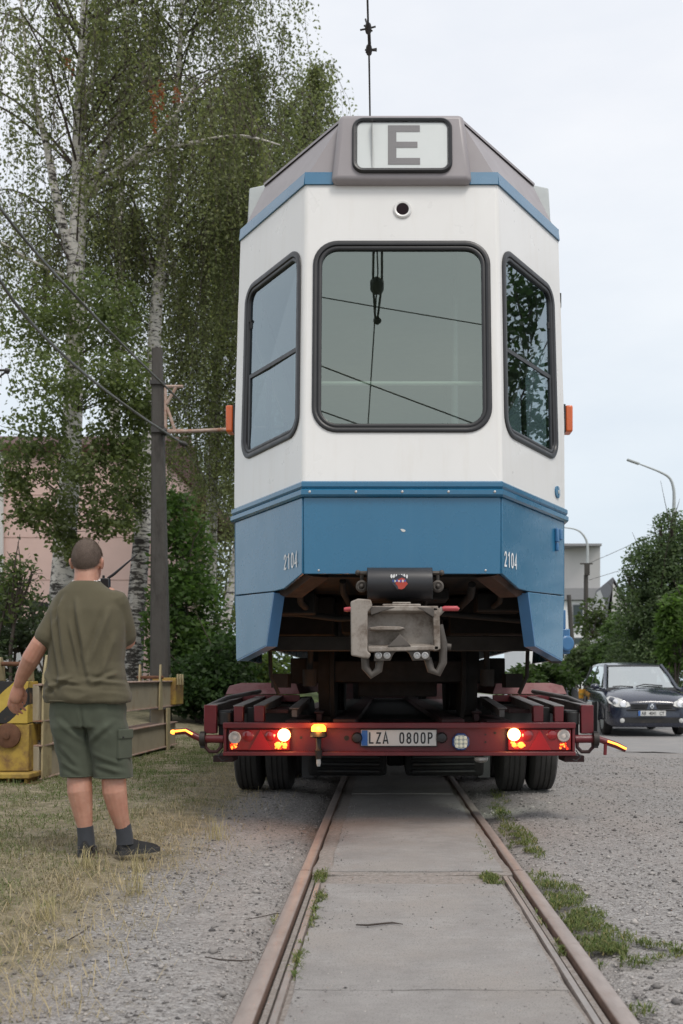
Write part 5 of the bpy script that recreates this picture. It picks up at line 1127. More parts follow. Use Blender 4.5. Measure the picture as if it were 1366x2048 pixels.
# overhead contact wire with two clamps, above the tram roof
cw = thing('contact_wire', 'dark overhead wire with two clamps rising above the tram roof', 'wire', (-.11, 7.4, 5.8))
Zw = 5.8; pts = [at(745,300,Zw*0+9.2), at(740,232,8.55), at(738.5,100,7.66), at(737,58,7.41), at(735,0,7.10)]
for p in pts: p.z = Zw if p.z < Zw+1 else p.z
P = [at(746,300,F*(Zw-CH)/(PY-300)), at(740,232,F*(Zw-CH)/(PY-232)), at(738,100,F*(Zw-CH)/(PY-100)), at(736.5,58,F*(Zw-CH)/(PY-58)), at(735,0,F*(Zw-CH)/PY)]
far = [Vector((-.12,70,Zw)), Vector((-.12,20,Zw))]; near = [Vector((-.10,5,Zw+.02)), Vector((-.05,2.5,Zw+.02)), Vector((-.30,-3,Zw)), Vector((-.9,-14,Zw)), Vector((-1.5,-40,Zw))]
MB().tube(far+P+near, .0075, 6).build('wire', M['wire'], cw, smooth=60)
def wclamp(px, py, spikes):
    c = at(px, py, F*(Zw-CH)/(PY-py)); mb = MB(); mb.lathe([(.009,-.06),(.021,-.04),(.026,0),(.021,.04),(.009,.06)], c, (0,1,0), 12)
    for dx, dz, l in spikes: mb.tube([c, c+Vector((dx, -.02, dz))*l], .0065, 6)
    mb.build('wire_clamp', M['wire'], cw, smooth=40)
wclamp(736.5, 57, ((1,.25,.055),(-1,-.2,.06),(.6,-.4,.05),(-.7,.5,.045),(-.3,1,.07))); wclamp(738, 100, ((1,.15,.06),(1,-.1,.06),(-.7,0,.045),(-.6,-.5,.04)))
MB().tube([at(739.5,62,F*(Zw-CH)/(PY-62)), at(741,97,F*(Zw-CH)/(PY-97))], .006, 6).build('bridle', M['wire'], cw)
c = Vector((-.06,2.3,Zw)); mb = MB()   # section insulator over the camera, seen mirrored in the tram window
mb.tube([c+Vector((-.03,.5,.02)), c+Vector((-.04,0,.03)), c+Vector((-.02,-.6,.0))], .012, 6); mb.tube([c+Vector((.05,.5,.02)), c+Vector((.05,0,.03)), c+Vector((.0,-.6,.0))], .012, 6); mb.lathe([(.02,-.12),(.07,-.05),(.07,.05),(.02,.12)], c, (0,1,0), 12); mb.lathe([(.02,-.05),(.045,0),(.02,.05)], c+Vector((0,-.6,0)), (0,1,0), 10)
mb.build('section_insulator', M['wire'], cw, smooth=40)
for k, (a_, b_, r_) in enumerate((((-9,4.6,6.0),(9,-.6,6.0),.006),((-8,6.0,6.1),(10,-6.9,6.0),.009),((-8,4.9,6.1),(10,-8.0,6.0),.009),((-9,1.0,6.0),(10,-3.4,6.0),.007))):
    cable('span_wire', ('span wire nearest the tram crossing the track overhead','second span wire crossing the track overhead, seen mirrored in the tram window','third span wire crossing the track overhead, seen mirrored in the tram window','farthest span wire crossing the track overhead behind the viewer')[k], [a_, b_], r_, 16, .25, 'wire', 'wire')
# steel pole end with insulator at the far left edge
p2 = thing('overhead_bracket', 'small dark wire bracket poking in at the left edge above the trees', 'bracket', at(-25,780,16)); p2.location.z = gz(at(-30,0,16).x, 16)
xx = at(-30,0,16).x; MB().tube([(xx,16,gz(xx,16)-.1),(xx,16,at(0,700,16).z)], .07, 10).build('mast', M['concrete'], p2, smooth=60)
mb = MB(); mb.tube([at(-32,742,16), at(18,740,16)], .02, 6); mb.tube([at(-30,775,16), at(14,742,16)], .016, 6); mb.lathe([(.03,-.04),(.05,0),(.03,.04)], at(14,742,16), (0,0,1), 10); mb.tube([at(14,742,16), at(26,790,16)], .006, 5); mb.build('cross_arm', M['wire'], p2, smooth=40)

# pink house behind the birches
HD = 30.0
pink = mat('pink_render', (.70,.50,.45), .9, var=.05, scale=2, bump=.1, bscale=40, dirt=(.60,.42,.37), damt=.25, dscale=1.5); whitew = mat('white_trim', (.62,.61,.60), .7, var=.06); redroof = mat('brown_red_roof', (.10,.045,.04), .8, var=.2)
h0 = at(-420,905,HD); h1 = at(312,905,HD); gh = gz(-9, HD)
ph = thing('pink_house', 'pink rendered house behind the birch trees with brown roof edge', 'house', ((h0.x+h1.x)/2, HD+4, gh))
wl_ = MB().box(h0.x, h1.x, HD, HD+9, gh-.3, h1.z).build('wall', pink, ph)
MB().box(h0.x-.2, h1.x+.15, HD-.25, HD+9.2, h1.z+.001, h1.z+.18).build('eaves', redroof, ph)
mb = MB(); mb.prism([(h0.x-.2,HD-.25,h1.z+.185),(h0.x-.2,HD+9.2,h1.z+.185),(h0.x-.2,HD+4.5,h1.z+1.6)], (h1.x-h0.x+.35,0,0)); mb.build('roof', redroof, ph)
dpx = at(5,0,HD).x; MB().tube([(dpx,HD-.08,gh),(dpx,HD-.08,h1.z)], .07, 10).build('drainpipe', whitew, ph, smooth=60)
for py in (990, 1075, 1160, 1245): MB().box(h0.x+.05, h1.x-.05, HD-.006, HD-.001, at(0,py,HD).z-.012, at(0,py,HD).z+.012).build('wall_joint', mat('joint', (.40,.26,.22), .9), ph)
MB().box(h1.x, h1.x+1.5, HD+.5, HD+8, at(0,1000,HD).z-.1, at(0,985,HD).z).build('lean_to_roof', redroof, ph)
wn = MB().box(at(-160,0,HD).x, at(-80,0,HD).x, HD-.03, HD-.012, at(0,1200,HD).z, at(0,1060,HD).z).build('window', whitew, ph); MB().box(at(-152,0,HD).x, at(-88,0,HD).x, HD-.04, HD-.031, at(0,1193,HD).z, at(0,1067,HD).z).build('pane', M['black'], wn)
# small shed with a dark sloping roof in front of it
sx0, sx1 = at(-60,0,22).x, at(110,0,22).x; shd = thing('garden_shed', 'low white shed with dark roof edge behind the shrubs at the left', 'shed', ((sx0+sx1)/2, 23, gz(-8,22)))
MB().box(sx0, sx1, 22, 24, gz(-8,22)-.1, at(0,1240,22).z).build('wall', whitew, shd)
mb = MB(); mb.hexa([(sx0-.2,21.8,at(0,1185,22).z),(sx1+.15,21.8,at(0,1225,22).z),(sx1+.15,24.2,at(0,1225,22).z),(sx0-.2,24.2,at(0,1185,22).z)], [(sx0-.2,21.8,at(0,1172,22).z),(sx1+.15,21.8,at(0,1212,22).z),(sx1+.15,24.2,at(0,1212,22).z),(sx0-.2,24.2,at(0,1172,22).z)]); mb.build('roof', M['black'], shd)
# ================================================================== trees and shrubs
M['leaf'] = attrmat('leaf', .5, .5, .4)
def bark_mat(name, pale, dark, k=.48):
    m, t, b = newmat(name); c = ramp(t, noisen(t, 6, 5), (.3, C(pale, .85)), (.7, C(pale, 1.1)))
    c = mixc(t, ramp(t, noisen(t, 1.0, 7, .7, (5, 5, 16)), (k, 0.0), (k+.09, 1.0)), c, dark)
    c = mixc(t, ramp(t, noisen(t, 2.0, 6, .7, (4, 4, 2.2)), (.60, 0.0), (.66, 1.0)), c, dark)
    t.links.new(c, b.inputs['Base Color']); b.inputs['Roughness'].default_value = .85; bumpn(t, b, noisen(t, 1.0, 6, .7, (20,20,40)), .4, .01); return m
M['birch'] = bark_mat('birch_bark', (.70,.665,.62), (.045,.04,.037), .50)
M['birchlow'] = bark_mat('birch_bark_base', (.50,.48,.455), (.045,.04,.037), .44)
M['branch'] = mat('branch_bark', (.07,.055,.045), .9, var=.3)
def leafgeo(P, size, cols, droop=.5, elong=1.35):
    P = np.asarray(P, dtype=np.float32); n = len(P); s = np.asarray(size)[:, None]
    a = np.random.uniform(0, 2*pi, n); tilt = np.random.uniform(-1.0, 1.0, n)*(1-droop)-droop
    d = np.stack([np.cos(a)*np.cos(tilt), np.sin(a)*np.cos(tilt), np.sin(tilt)], 1)
    r = np.random.normal(size=(n, 3)); w = np.cross(d, r); w /= np.linalg.norm(w, axis=1)[:, None]+1e-9
    nn = np.cross(d, w)
    v0 = P; v1 = P+d*s*.45*elong+w*s*.42+nn*s*.08; v2 = P+d*s*elong; v3 = P+d*s*.45*elong-w*s*.42+nn*s*.08
    V = np.stack([v0, v1, v2, v3], 1).reshape(-1, 3); o = np.arange(n)*4; FA = np.stack([o, o+1, o+2, o+3], 1)
    return V, FA, np.repeat(np.asarray(cols, dtype=np.float32), 4, 0)
class Leaves:
    def __init__(s): s.P = []; s.S = []; s.C = []
    def build(s, name, parent, droop=.5, elong=1.35):
        V, FA, CC = leafgeo(np.concatenate(s.P), np.concatenate(s.S), np.concatenate(s.C), droop, elong); return npmesh(name, V, FA, M['leaf'], CC, parent=parent)
def tint(n, base, var=.25, yel=.1):
    k = np.random.uniform(1-var, 1+var, (n, 1)); c = np.array([base])*k; y = (np.random.rand(n) < yel)[:, None]
    return np.where(y, c*np.array([[1.25,1.18,1.0]]), c)
def curve(P, n):
    P = [Vector(p) for p in P]; out = []
    for i in range(n+1):
        t = i/n*(len(P)-1); k = min(int(t), len(P)-2); f = t-k
        p0, p1, p2, p3 = P[max(k-1,0)], P[k], P[k+1], P[min(k+2,len(P)-1)]
        out.append(.5*((2*p1)+(p2-p0)*f+(2*p0-5*p1+4*p2-p3)*f*f+(3*p1-p0-3*p2+p3)*f**3))
    return out
def birch(label, D, trunk, limbs, crown, base, seed, group='weeping birches on the left', leaf=.055, tips=None):
    """trunk/limbs: image points at depth D with radii; crown: dict of branch statistics"""
    rng = random.Random(seed); np.random.seed(seed)
    T = [at(px, py, D) for px, py, r in trunk]; R = [r for _, _, r in trunk]; g = gz(T[0].x, D); T[0].z = g-.15
    root = thing('birch_tree', label, 'tree', (T[0].x, D, g), group=group)
    n = 40; tc_ = curve(T, n); rr = list(np.interp(np.linspace(0, len(R)-1, n+1), range(len(R)), R))
    mb = MB(); mb.tube(tc_, rr, 12)
    mb.m = [1 if np.mean([mb.v[i][2] for i in f]) < crown.get('lowbark', 2.8) else 0 for f in mb.f]
    mb.build('trunk', [M['birch'], M['birchlow']], root, smooth=60)
    starts = []                                   # polylines from which twigs hang
    for L in limbs:
        P = [at(px, py, D+dy) for px, py, dy, r in L]; rl = [r for *_, r in L]; c_ = curve(P, 14); MB().tube(c_, list(np.interp(np.linspace(0, len(rl)-1, 15), range(len(rl)), rl)), 8).build('limb', M['birch'], root, smooth=60); starts.append(c_[4:])
    br = MB(); zlo, zhi = crown['z']
    zs = [p.z for p in tc_]
    for k in range(crown['n']):
        f = rng.random()**crown.get('pw', .9); z = zlo+(zhi-zlo)*f; i = int(np.searchsorted(zs, z)); i = min(max(i, 1), n); p0 = tc_[i].copy()
        onl = limbs and rng.random() < .4
        if onl: c_ = rng.choice(starts[:len(limbs)]); p0 = rng.choice(c_).copy()
        a = rng.uniform(0, 2*pi); prof = crown['prof']; reach = np.interp((p0.z-zlo)/(zhi-zlo), np.linspace(0, 1, len(prof)), prof)*rng.uniform(.55, 1.1)*(.42 if onl else 1)
        d = Vector((cos(a), sin(a)*.8, 0)); up = rng.uniform(.25, .75)*reach
        pts = [p0, p0+d*reach*.35+Vector((0,0,up*.6)), p0+d*reach*.7+Vector((0,0,up*.8)), p0+d*reach+Vector((rng.uniform(-.3,.3), rng.uniform(-.3,.3), up*.35))]
        c_ = curve(pts, 9); br.tube(c_, list(np.linspace(max(.008, .0085*reach), .003, 10)), 5, caps=False); starts.append(c_[3:])
    tag(br.build('branch', M['branch'], root, smooth=60), kind='stuff')
    lv = Leaves(); tw = MB(); tot = crown['strands']; lmin, lmax = crown['len']; zmin = crown.get('floor', 2.0)
    opens = [(at(a[0], a[1], D), at(b[0], b[1], D), r) for a, b, r in crown.get('open', ())]; hang = [at(px, py, D+dy) for px, py, dy, cnt in crown.get('sprays', ()) for _ in range(cnt)]
    for k in range(tot+len(hang)):
        c_ = rng.choice(starts); f = rng.random(); i = min(int(f*(len(c_)-1)), len(c_)-2); p = c_[i].lerp(c_[i+1], rng.random())
        if k >= tot: p = hang[k-tot]+Vector((rng.gauss(0,.10), rng.gauss(0,.3), rng.gauss(0,.10)))
        L = rng.uniform(lmin, lmax)*(.5+.8*rng.random()); L = min(L, max(.4, p.z-zmin+rng.uniform(-.4,.5)))
        m = max(4, int(L/crown.get('step', .075))); s = np.linspace(0, 1, m)
        dr = Vector((rng.gauss(0,.12), rng.gauss(0,.12), 0)); ph = rng.uniform(0, 6)
        X = p.x+dr.x*L*np.sqrt(s)*1.2+.05*np.sin(s*5+ph)+np.random.normal(0, .045, m); Yv = p.y+dr.y*L*np.sqrt(s)*1.2+np.random.normal(0, .045, m); Z = p.z-L*s**1.15+np.random.normal(0, .03, m)
        Q = np.stack([X, Yv, Z], 1)
        for (c0, c1, rad) in opens:                                # foliage thins out in front of the bare stems
            ab = np.array(c1-c0); tt = np.clip(((Q-np.array(c0)) @ ab)/(ab @ ab), 0, 1); dd = Q-(np.array(c0)+tt[:, None]*ab); Q = Q[~((np.hypot(dd[:, 0], dd[:, 2]) < rad) & (dd[:, 1] < .3) & (np.random.rand(len(Q)) < .85))]
        m = len(Q)
        if not m: continue
        kk = rng.uniform(.7, 1.25); lv.P.append(Q); lv.S.append(np.random.uniform(.75, 1.25, m)*leaf); lv.C.append(tint(m, [c*kk for c in base], .22, .12))
        if rng.random() < .35: tw.tube([(p.x, p.y, p.z), (p.x+dr.x*L*.8, p.y+dr.y*L*.8, p.z-L*.4), (p.x+dr.x*L*1.1, p.y+dr.y*L*1.1, p.z-L*.95)], [.006,.004,.002], 3, caps=False)
    for (px, py, dy, rad, cnt, cc) in crown.get('clumps', ()):     # dense leafy sprays low on the stem
        o = at(px, py, D+dy); q = np.random.normal(0, 1, (cnt, 3)); q /= np.linalg.norm(q, axis=1)[:, None]; q *= (np.random.rand(cnt, 1)**.5)*rad*np.array([[1,1,1.0]])
        keep = np.array([noise.noise(Vector((o.x+v[0], o.y+v[1], o.z+v[2]))*1.9) for v in q]) > -.14; q = q[keep]
        lv.P.append(q+np.array([[o.x, o.y, o.z]])); lv.S.append(np.random.uniform(.75, 1.3, len(q))*leaf*1.2); lv.C.append(tint(len(q), cc, .28, .12))
        for j in range(5):
            e = o+Vector((rng.gauss(0,1), rng.gauss(0,1), rng.gauss(0,.6)))*rad*.55; s0 = min(tc_, key=lambda v: (v-o).length); tw.tube([s0, s0.lerp(e, .5)+Vector((0,0,.25)), e], [.016,.010,.004], 4, caps=False)
    for (px, py, dy, h, w, cnt) in (tips or ()):                   # browned dead sprays
        o = at(px, py, D+dy); q = np.stack([np.random.normal(o.x, w, cnt), np.random.normal(o.y, .1, cnt), o.z-h*np.random.rand(cnt)], 1); lv.P.append(q); lv.S.append(np.full(cnt, leaf)); lv.C.append(tint(cnt, (.24,.085,.04), .3, 0))
    lv.build('crown', root, .55); tag(tw.build('twig', M['branch'], root), kind='stuff')
    return root
GA = (.185,.205,.098); GB = (.170,.192,.092); GC = (.185,.208,.098)
birch('large white birch at the left, forking high above the head of the man', 20, [(110,1420,.27),(122,1200,.24),(140,950,.20),(150,700,.185),(152,520,.175),(158,400,.155),(157,250,.11),(166,80,.085),(175,-150,.06),(178,-420,.02)],
    [[(150,540,0,.11),(118,420,-.2,.09),(95,300,-.4,.07),(60,150,-.6,.04),(40,-20,-.8,.02)], [(160,420,0,.10),(200,330,.3,.085),(245,200,.5,.06),(300,60,.8,.04),(330,-60,1,.02)], [(165,395,0,.09),(225,350,-.3,.075),(300,290,-.5,.055),(358,220,-.8,.04),(390,170,-1,.02)], [(240,340,-.3,.05),(330,300,-.5,.045),(470,272,-.7,.03),(560,290,-.8,.012)], [(160,250,0,.06),(180,180,-.5,.05),(205,70,-.6,.03)], [(150,560,0,.04),(60,520,-.5,.03),(-20,470,-.8,.015)]],
    dict(open=[((152,540),(156,250),.22),((150,540),(100,300),.15),((160,420),(245,200),.14),((165,400),(355,220),.13)], z=(9.0, 19.5), prof=(2.6,3.8,4.2,3.8,3.2,2.0), n=130, strands=2900, len=(.8,2.6), floor=7.2, step=.085, clumps=[(90,640,-1.2,.9,2600,(.13,.165,.06)),(210,620,-1.4,.8,2300,(.125,.16,.06)),(130,790,-1.5,1.0,3200,(.13,.165,.062)),(235,770,-1.6,.75,2300,(.13,.165,.06)),(60,900,-1.4,.75,2100,(.12,.155,.058)),(180,940,-1.6,.85,2800,(.12,.15,.058)),(90,1010,-1.5,.62,1700,(.115,.145,.055)),(255,900,-1.3,.6,1700,(.125,.16,.058)),(225,1040,-1.5,.5,1400,(.12,.15,.056)),(45,1040,-1.5,.35,500,(.115,.145,.055)),(150,1075,-1.5,.5,1300,(.12,.15,.058)),(30,960,-1.5,.5,1100,(.12,.15,.058)),(285,820,-1.3,.4,800,(.12,.15,.058)),(260,700,-1.3,.4,700,(.13,.165,.06))]), GA, 11, tips=[(308,180,-3,.65,.012,45),(323,160,-3,.5,.012,40),(355,170,-3,.32,.014,32),(135,115,-2,.2,.02,15)])
birch('leaning birch with dark lower trunk just left of the concrete pole', 21.5, [(262,1410,.235),(270,1250,.21),(283,1080,.185),(296,900,.165),(306,760,.15),(312,620,.135),(326,480,.11),(345,300,.085),(360,100,.06),(370,-150,.02)],
    [[(312,620,0,.06),(350,520,.3,.05),(430,450,.5,.035),(520,420,.6,.02)], [(318,560,0,.06),(250,460,.4,.045),(190,470,.6,.03)], [(335,400,0,.06),(400,250,.3,.05),(480,170,.4,.03),(560,150,.3,.012)]],
    dict(open=[((305,760),(318,560),.16)], z=(8.2, 18.5), prof=(2.8,3.3,3.2,2.9,2.4,1.5), n=95, strands=2300, len=(1.2,4.0), floor=5.4, step=.085, lowbark=4.2, clumps=[(275,960,-.8,.6,1200,(.115,.145,.055)),(250,1010,-.8,.5,800,(.065,.09,.03))]), GB, 12)
birch('slim white birch behind the shrubs right of the concrete pole', 26, [(398,1420,.20),(408,1300,.18),(420,1150,.165),(424,1000,.15),(430,850,.135),(440,650,.12),(455,400,.09),(470,150,.06),(480,-80,.02)],
    [[(440,700,0,.06),(500,520,0,.05),(570,350,0,.03),(620,240,-.3,.012)], [(450,450,0,.05),(530,330,-.4,.035),(590,200,-.5,.02),(640,135,-.5,.008)], [(435,760,0,.05),(370,600,-.3,.04),(340,480,-.5,.015)]],
    dict(z=(7.0, 16.5), prof=(1.9,2.2,2.0,1.4,.9,.5), sprays=[(600,125,-.5,9),(620,112,-.5,9),(640,118,-.5,9),(658,130,-.5,9),(670,150,-.5,8),(585,180,-.5,12),(630,200,-.3,8),(560,260,-.3,14),(655,230,-.5,6),(610,260,-.4,9)], n=95, strands=2100, len=(1.4,4.2), floor=2.6, step=.10, lowbark=1.2), GC, 43, leaf=.065)
birch('thin birch leaning right beside the tram, trailing branches hiding its top', 25, [(418,1420,.14),(440,1290,.125),(462,1180,.11),(478,1060,.10),(490,900,.09),(505,700,.075),(520,500,.05),(530,350,.015)], [],
    dict(z=(5.5, 12.5), prof=(1.6,2.0,2.1,1.8,1.0), n=50, strands=750, len=(1.5,4.5), floor=2.6, step=.10, lowbark=1.0), GC, 14, leaf=.065)
birch('distant dark birch filling the gap behind the forked birch', 31, [(215,1420,.2),(225,1000,.18),(235,600,.15),(245,250,.1),(250,-50,.03)], [],
    dict(z=(8.0, 21.0), prof=(2.8,3.6,3.9,3.7,2.8,1.4), n=60, strands=500, len=(1.5,4.5), floor=5.5, step=.12), (.10,.125,.06), 15, leaf=.085)

def shrub(name, label, cat, clumps, D, leaf, n, base, seed, group, trunk=None, droop=.15, elong=1.5, yel=.08, hole=-.18, fr=1.9):
    """clumps: image-space ellipses (px, py, rx, rz in metres, dy)"""
    rng = random.Random(seed); np.random.seed(seed); c0 = at(clumps[0][0], 0, D+clumps[0][4]); x = c0.x; g = gz(x, D)
    root = thing(name, label, cat, (x, D, g), group=group); lv = Leaves(); br = MB(); A = [c[2]*c[2]*c[3] for c in clumps]; S = sum(A)
    t0 = Vector((x, D, g-.1)); tops = []
    for c, a_ in zip(clumps, A):
        o = at(c[0], c[1], D+c[4]); m = int(n*a_/S); q = np.random.normal(0, 1, (m, 3)); q /= np.linalg.norm(q, axis=1)[:, None]; q *= (np.random.rand(m, 1)**.42)*np.array([[c[2], c[2], c[3]]])
        q += np.array([[o.x, o.y, o.z]]); q = q[q[:, 2] > gz(o.x, D)+.02]
        nv = np.array([noise.noise(Vector(v)*fr) for v in q]) if len(q) else np.zeros(0); q = q[nv > hole]; nv = nv[nv > hole]
        if not len(q): continue
        lv.P.append(q); lv.S.append(np.random.uniform(.7, 1.3, len(q))*leaf); lv.C.append(tint(len(q), base, .3, yel)*(1+.35*nv[:, None])); 
        br.tube([t0, t0.lerp(o, .5)+Vector((rng.gauss(0,.15), 0, .2)), o], [.05*min(2, c[2]), .03, .012], 6, caps=False)
        for j in range(6): e = o+Vector((rng.gauss(0,1)*c[2], rng.gauss(0,1)*c[2], abs(rng.gauss(0,1))*c[3]))*.6; br.tube([t0.lerp(o, .8), o.lerp(e, .5), e], [.02,.012,.004], 4, caps=False)
    lv.build('crown', root, droop, elong); tag(br.build('stem', M['branch'], root, smooth=60), kind='stuff'); return root
G1 = 'shrubs beneath the birches'
shrub('climber_thicket', 'leafy green thicket climbing right of the concrete pole', 'shrub', [(365,1120,.65,1.5,0),(350,1040,.4,.9,.2),(372,1250,.9,1.3,-.2),(345,1320,.6,.8,-.3),(420,1330,.8,.9,-.4)], 20.5, .085, 14000, (.070,.125,.032), 21, G1)
shrub('dark_shrub', 'dark green shrub low down between the pole and the trailer', 'shrub', [(400,1370,.8,.6,0),(450,1350,.7,.8,.2),(365,1385,.5,.45,-.3)], 18.5, .08, 8000, (.042,.078,.026), 22, G1)
shrub('pale_shrub', 'paler shrub under the blue skirt of the tram on the left', 'shrub', [(500,1350,.8,.6,0),(545,1355,.8,.55,.3),(470,1340,.6,.7,.4)], 23, .085, 6500, (.09,.13,.035), 23, G1)
shrub('grey_green_shrub', 'grey-green shrub at the left edge behind the yellow post', 'shrub', [(35,1260,.7,.8,0),(70,1300,.6,.7,.2),(10,1200,.5,.7,.3),(100,1310,.4,.6,-.2),(20,1330,.8,.6,-.2)], 15.5, .06, 8500, (.058,.082,.042), 24, G1)
shrub('young_tree', 'young feathery sapling in front of the pink house at the left edge', 'tree', [(20,1180,.4,.55,0),(45,1150,.3,.4,.1)], 14.8, .055, 900, (.085,.115,.04), 25, G1)
shrub('tall_background_tree', 'tall dark tree filling the space between the slim birches behind', 'tree', [(430,1120,2.6,3.2,0),(370,1000,1.8,2.4,.5),(480,950,1.8,2.6,.3),(420,1280,2.6,2.0,0)], 36, .11, 15000, (.12,.155,.065), 27, G1, fr=.9, hole=-.05)
shrub('background_trees', 'far tree screen seen low behind the tram and birches', 'tree', [(300,1250,5,3.4,0),(560,1270,5,3,0),(120,1250,4,3,3),(760,1290,5,2.2,3)], 45, .22, 9000, (.04,.062,.022), 26, G1, fr=.7)
# ================================================================== right-hand side: trees, houses, lamps, car
G2 = 'trees along the road on the right'
shrub('broadleaf_tree', 'large dark green tree towering behind the parked car', 'tree', [(1315,1190,1.25,1.7,0),(1290,1125,.7,.8,.3),(1350,1100,1.0,1.2,.2),(1278,1235,.85,1.1,-.2),(1360,1230,1.5,1.9,.4),(1322,1052,.25,.5,0),(1345,1045,.3,.5,0),(1310,1310,1.5,1.2,0),(1410,1150,1.5,2.0,.5),(1262,1160,.35,.35,0)], 30, .075, 60000, (.095,.138,.066), 31, G2, hole=-.22)
shrub('broadleaf_tree', 'rounded mid green tree left of the large tree beyond the road', 'tree', [(1228,1295,.65,.9,0),(1205,1318,.6,.6,.3),(1250,1320,.9,.8,-.3),(1235,1250,.35,.5,.2)], 33, .08, 20000, (.11,.17,.065), 32, G2)
shrub('broadleaf_tree', 'dark bushy tree beside the tram socket, above the grey fence', 'tree', [(1160,1328,.6,.6,0),(1195,1332,.8,.6,.2),(1140,1345,.5,.45,.1),(1178,1300,.4,.4,.3)], 34, .08, 18000, (.09,.128,.06), 33, G2)
shrub('sumac', 'bright green feathery shrub at the right edge above the car', 'shrub', [(1352,1250,.45,.75,0),(1375,1220,.5,.7,.1),(1360,1300,.5,.5,0),(1340,1215,.28,.35,-.1)], 24.5, .075, 11000, (.10,.17,.04), 34, G2, elong=2.6, droop=.3)
shrub('hedge_shrub', 'green undergrowth seen between the tram floor and the trailer on the right', 'shrub', [(1075,1362,.8,.5,0),(1110,1355,.7,.5,.2),(1040,1365,.8,.4,.2)], 27, .11, 4200, (.05,.085,.025), 35, G2)
shrub('small_tree', 'airy light green sapling in front of the white building', 'tree', [(1185,1240,.7,.9,0),(1200,1225,.5,.7,.2)], 40, .14, 900, (.07,.10,.035), 36, G2)
# tall roadside tree out to the right of the view, mirrored in the right-hand tram window
shrub('roadside_tree', 'tall tree at the roadside mirrored in the right corner window of the tram', 'tree', [(2381,880,1.2,1.4,0),(2400,690,1.1,1.2,.2),(2330,560,.8,1.0,.4),(2400,380,.9,1.3,.1),(2290,760,.8,1.0,.6),(2470,800,.9,1.1,-.5),(2440,540,.7,1.0,-.3),(2381,1080,1.4,1.2,.1),(2360,220,.5,.8,.1)], 13, .10, 15000, (.045,.075,.028), 37, G2, hole=-.05)
# white modern building with a lift tower
BD = 70.0; wb = mat('white_render', (.74,.74,.74), .8, var=.04, scale=1); wg = mat('grey_tower_render', (.52,.505,.49), .85, var=.06, scale=.5); dgl = mat('dark_window', (.03,.045,.045), .15, var=.3, scale=.4); gb = mat('grey_band', (.25,.25,.26), .7, var=.06)
b0, b1 = at(1050,0,BD).x, at(1225,0,BD).x; gg = gz(14, BD, False)
wbld = thing('white_building', 'white flat-roofed building with grey tower far behind the tram on the right', 'building', ((b0+b1)/2, BD+6, gg))
MB().box(b0, b1, BD, BD+12, gg-.2, at(0,1201,BD).z).build('wall', wb, wbld); MB().box(b0-.2, b1+.2, BD-.3, BD+12.3, at(0,1200,BD).z, at(0,1177,BD).z).build('roof_band', gb, wbld)
mb = MB(); X0, X1, X2 = at(1137,0,BD).x, at(1142,0,BD).x, at(1201,0,BD).x; mb.hexa([(X0-.3,BD+2,at(0,1178,BD).z),(X2,BD+.1,at(0,1178,BD).z),(X2,BD+9,at(0,1178,BD).z),(X0-.3,BD+9,at(0,1178,BD).z)], [(X0-.3,BD+2,at(0,1103,BD+3).z),(X2,BD+.1,at(0,1103,BD+3).z),(X2,BD+9,at(0,1103,BD+3).z),(X0-.3,BD+9,at(0,1103,BD+3).z)]); mb.build('tower', wg, wbld)
MB().box(X0-.35, X2+.08, BD-.05, BD+9.1, at(0,1103,BD+3).z+.001, at(0,1103,BD+3).z+.16).build('tower_coping', gb, wbld)
for (pa, pb_, ya, yb) in ((1145,1166,1209,1250),(1198,1216,1207,1250),(1086,1120,1209,1250),(1147,1166,1275,1290),(1090,1120,1275,1295)):
    w = MB().box(at(pa,0,BD).x, at(pb_,0,BD).x, BD-.06, BD-.02, at(0,yb,BD).z, at(0,ya,BD).z).build('window', gb, wbld); MB().box(at(pa+1.5,0,BD).x, at(pb_-1.5,0,BD).x, BD-.09, BD-.061, at(0,yb-2,BD).z, at(0,ya+1.5,BD).z).build('pane', dgl, w)
    MB().box(at(pa-1,0,BD).x, at(pb_+1,0,BD).x, BD-.25, BD-.001, at(0,yb+5,BD).z, at(0,yb+1,BD).z).build('sill', wb, w)
# dark gabled house between that building and the trees
GD = 52.0; gh_ = gz(12, GD, False); hs = thing('gabled_house', 'dark gabled house with grey roof half hidden behind the roadside trees', 'house', (at(1240,0,GD).x, GD+3, gh_))
P = [at(1216,1255,GD), at(1216,1215,GD), at(1228,1160,GD), at(1258,1218,GD), at(1262,1300,GD)]; P = [Vector((p.x, GD, p.z)) for p in P]; P[0].z = gh_-.2; P[4].z = gh_-.2
MB().prism(P, (.6,7,0)).build('wall', mat('house_pale', (.5,.5,.48), .8), hs)
rm = mat('slate_roof', (.12,.12,.13), .7, var=.2); r0, r1, r2 = at(1210,1250,GD), at(1226,1154,GD), at(1272,1218,GD); 
mb = MB(); mb.prism([r0, r1, r1+Vector((0,0,-.35)), r0+Vector((.3,0,-.1))], (.8,8,0)); mb.prism([r1, at(1272,1225,GD), at(1270,1232,GD), r1+Vector((0,0,-.3))], (.8,8,0)); mb.build('roof', rm, hs)
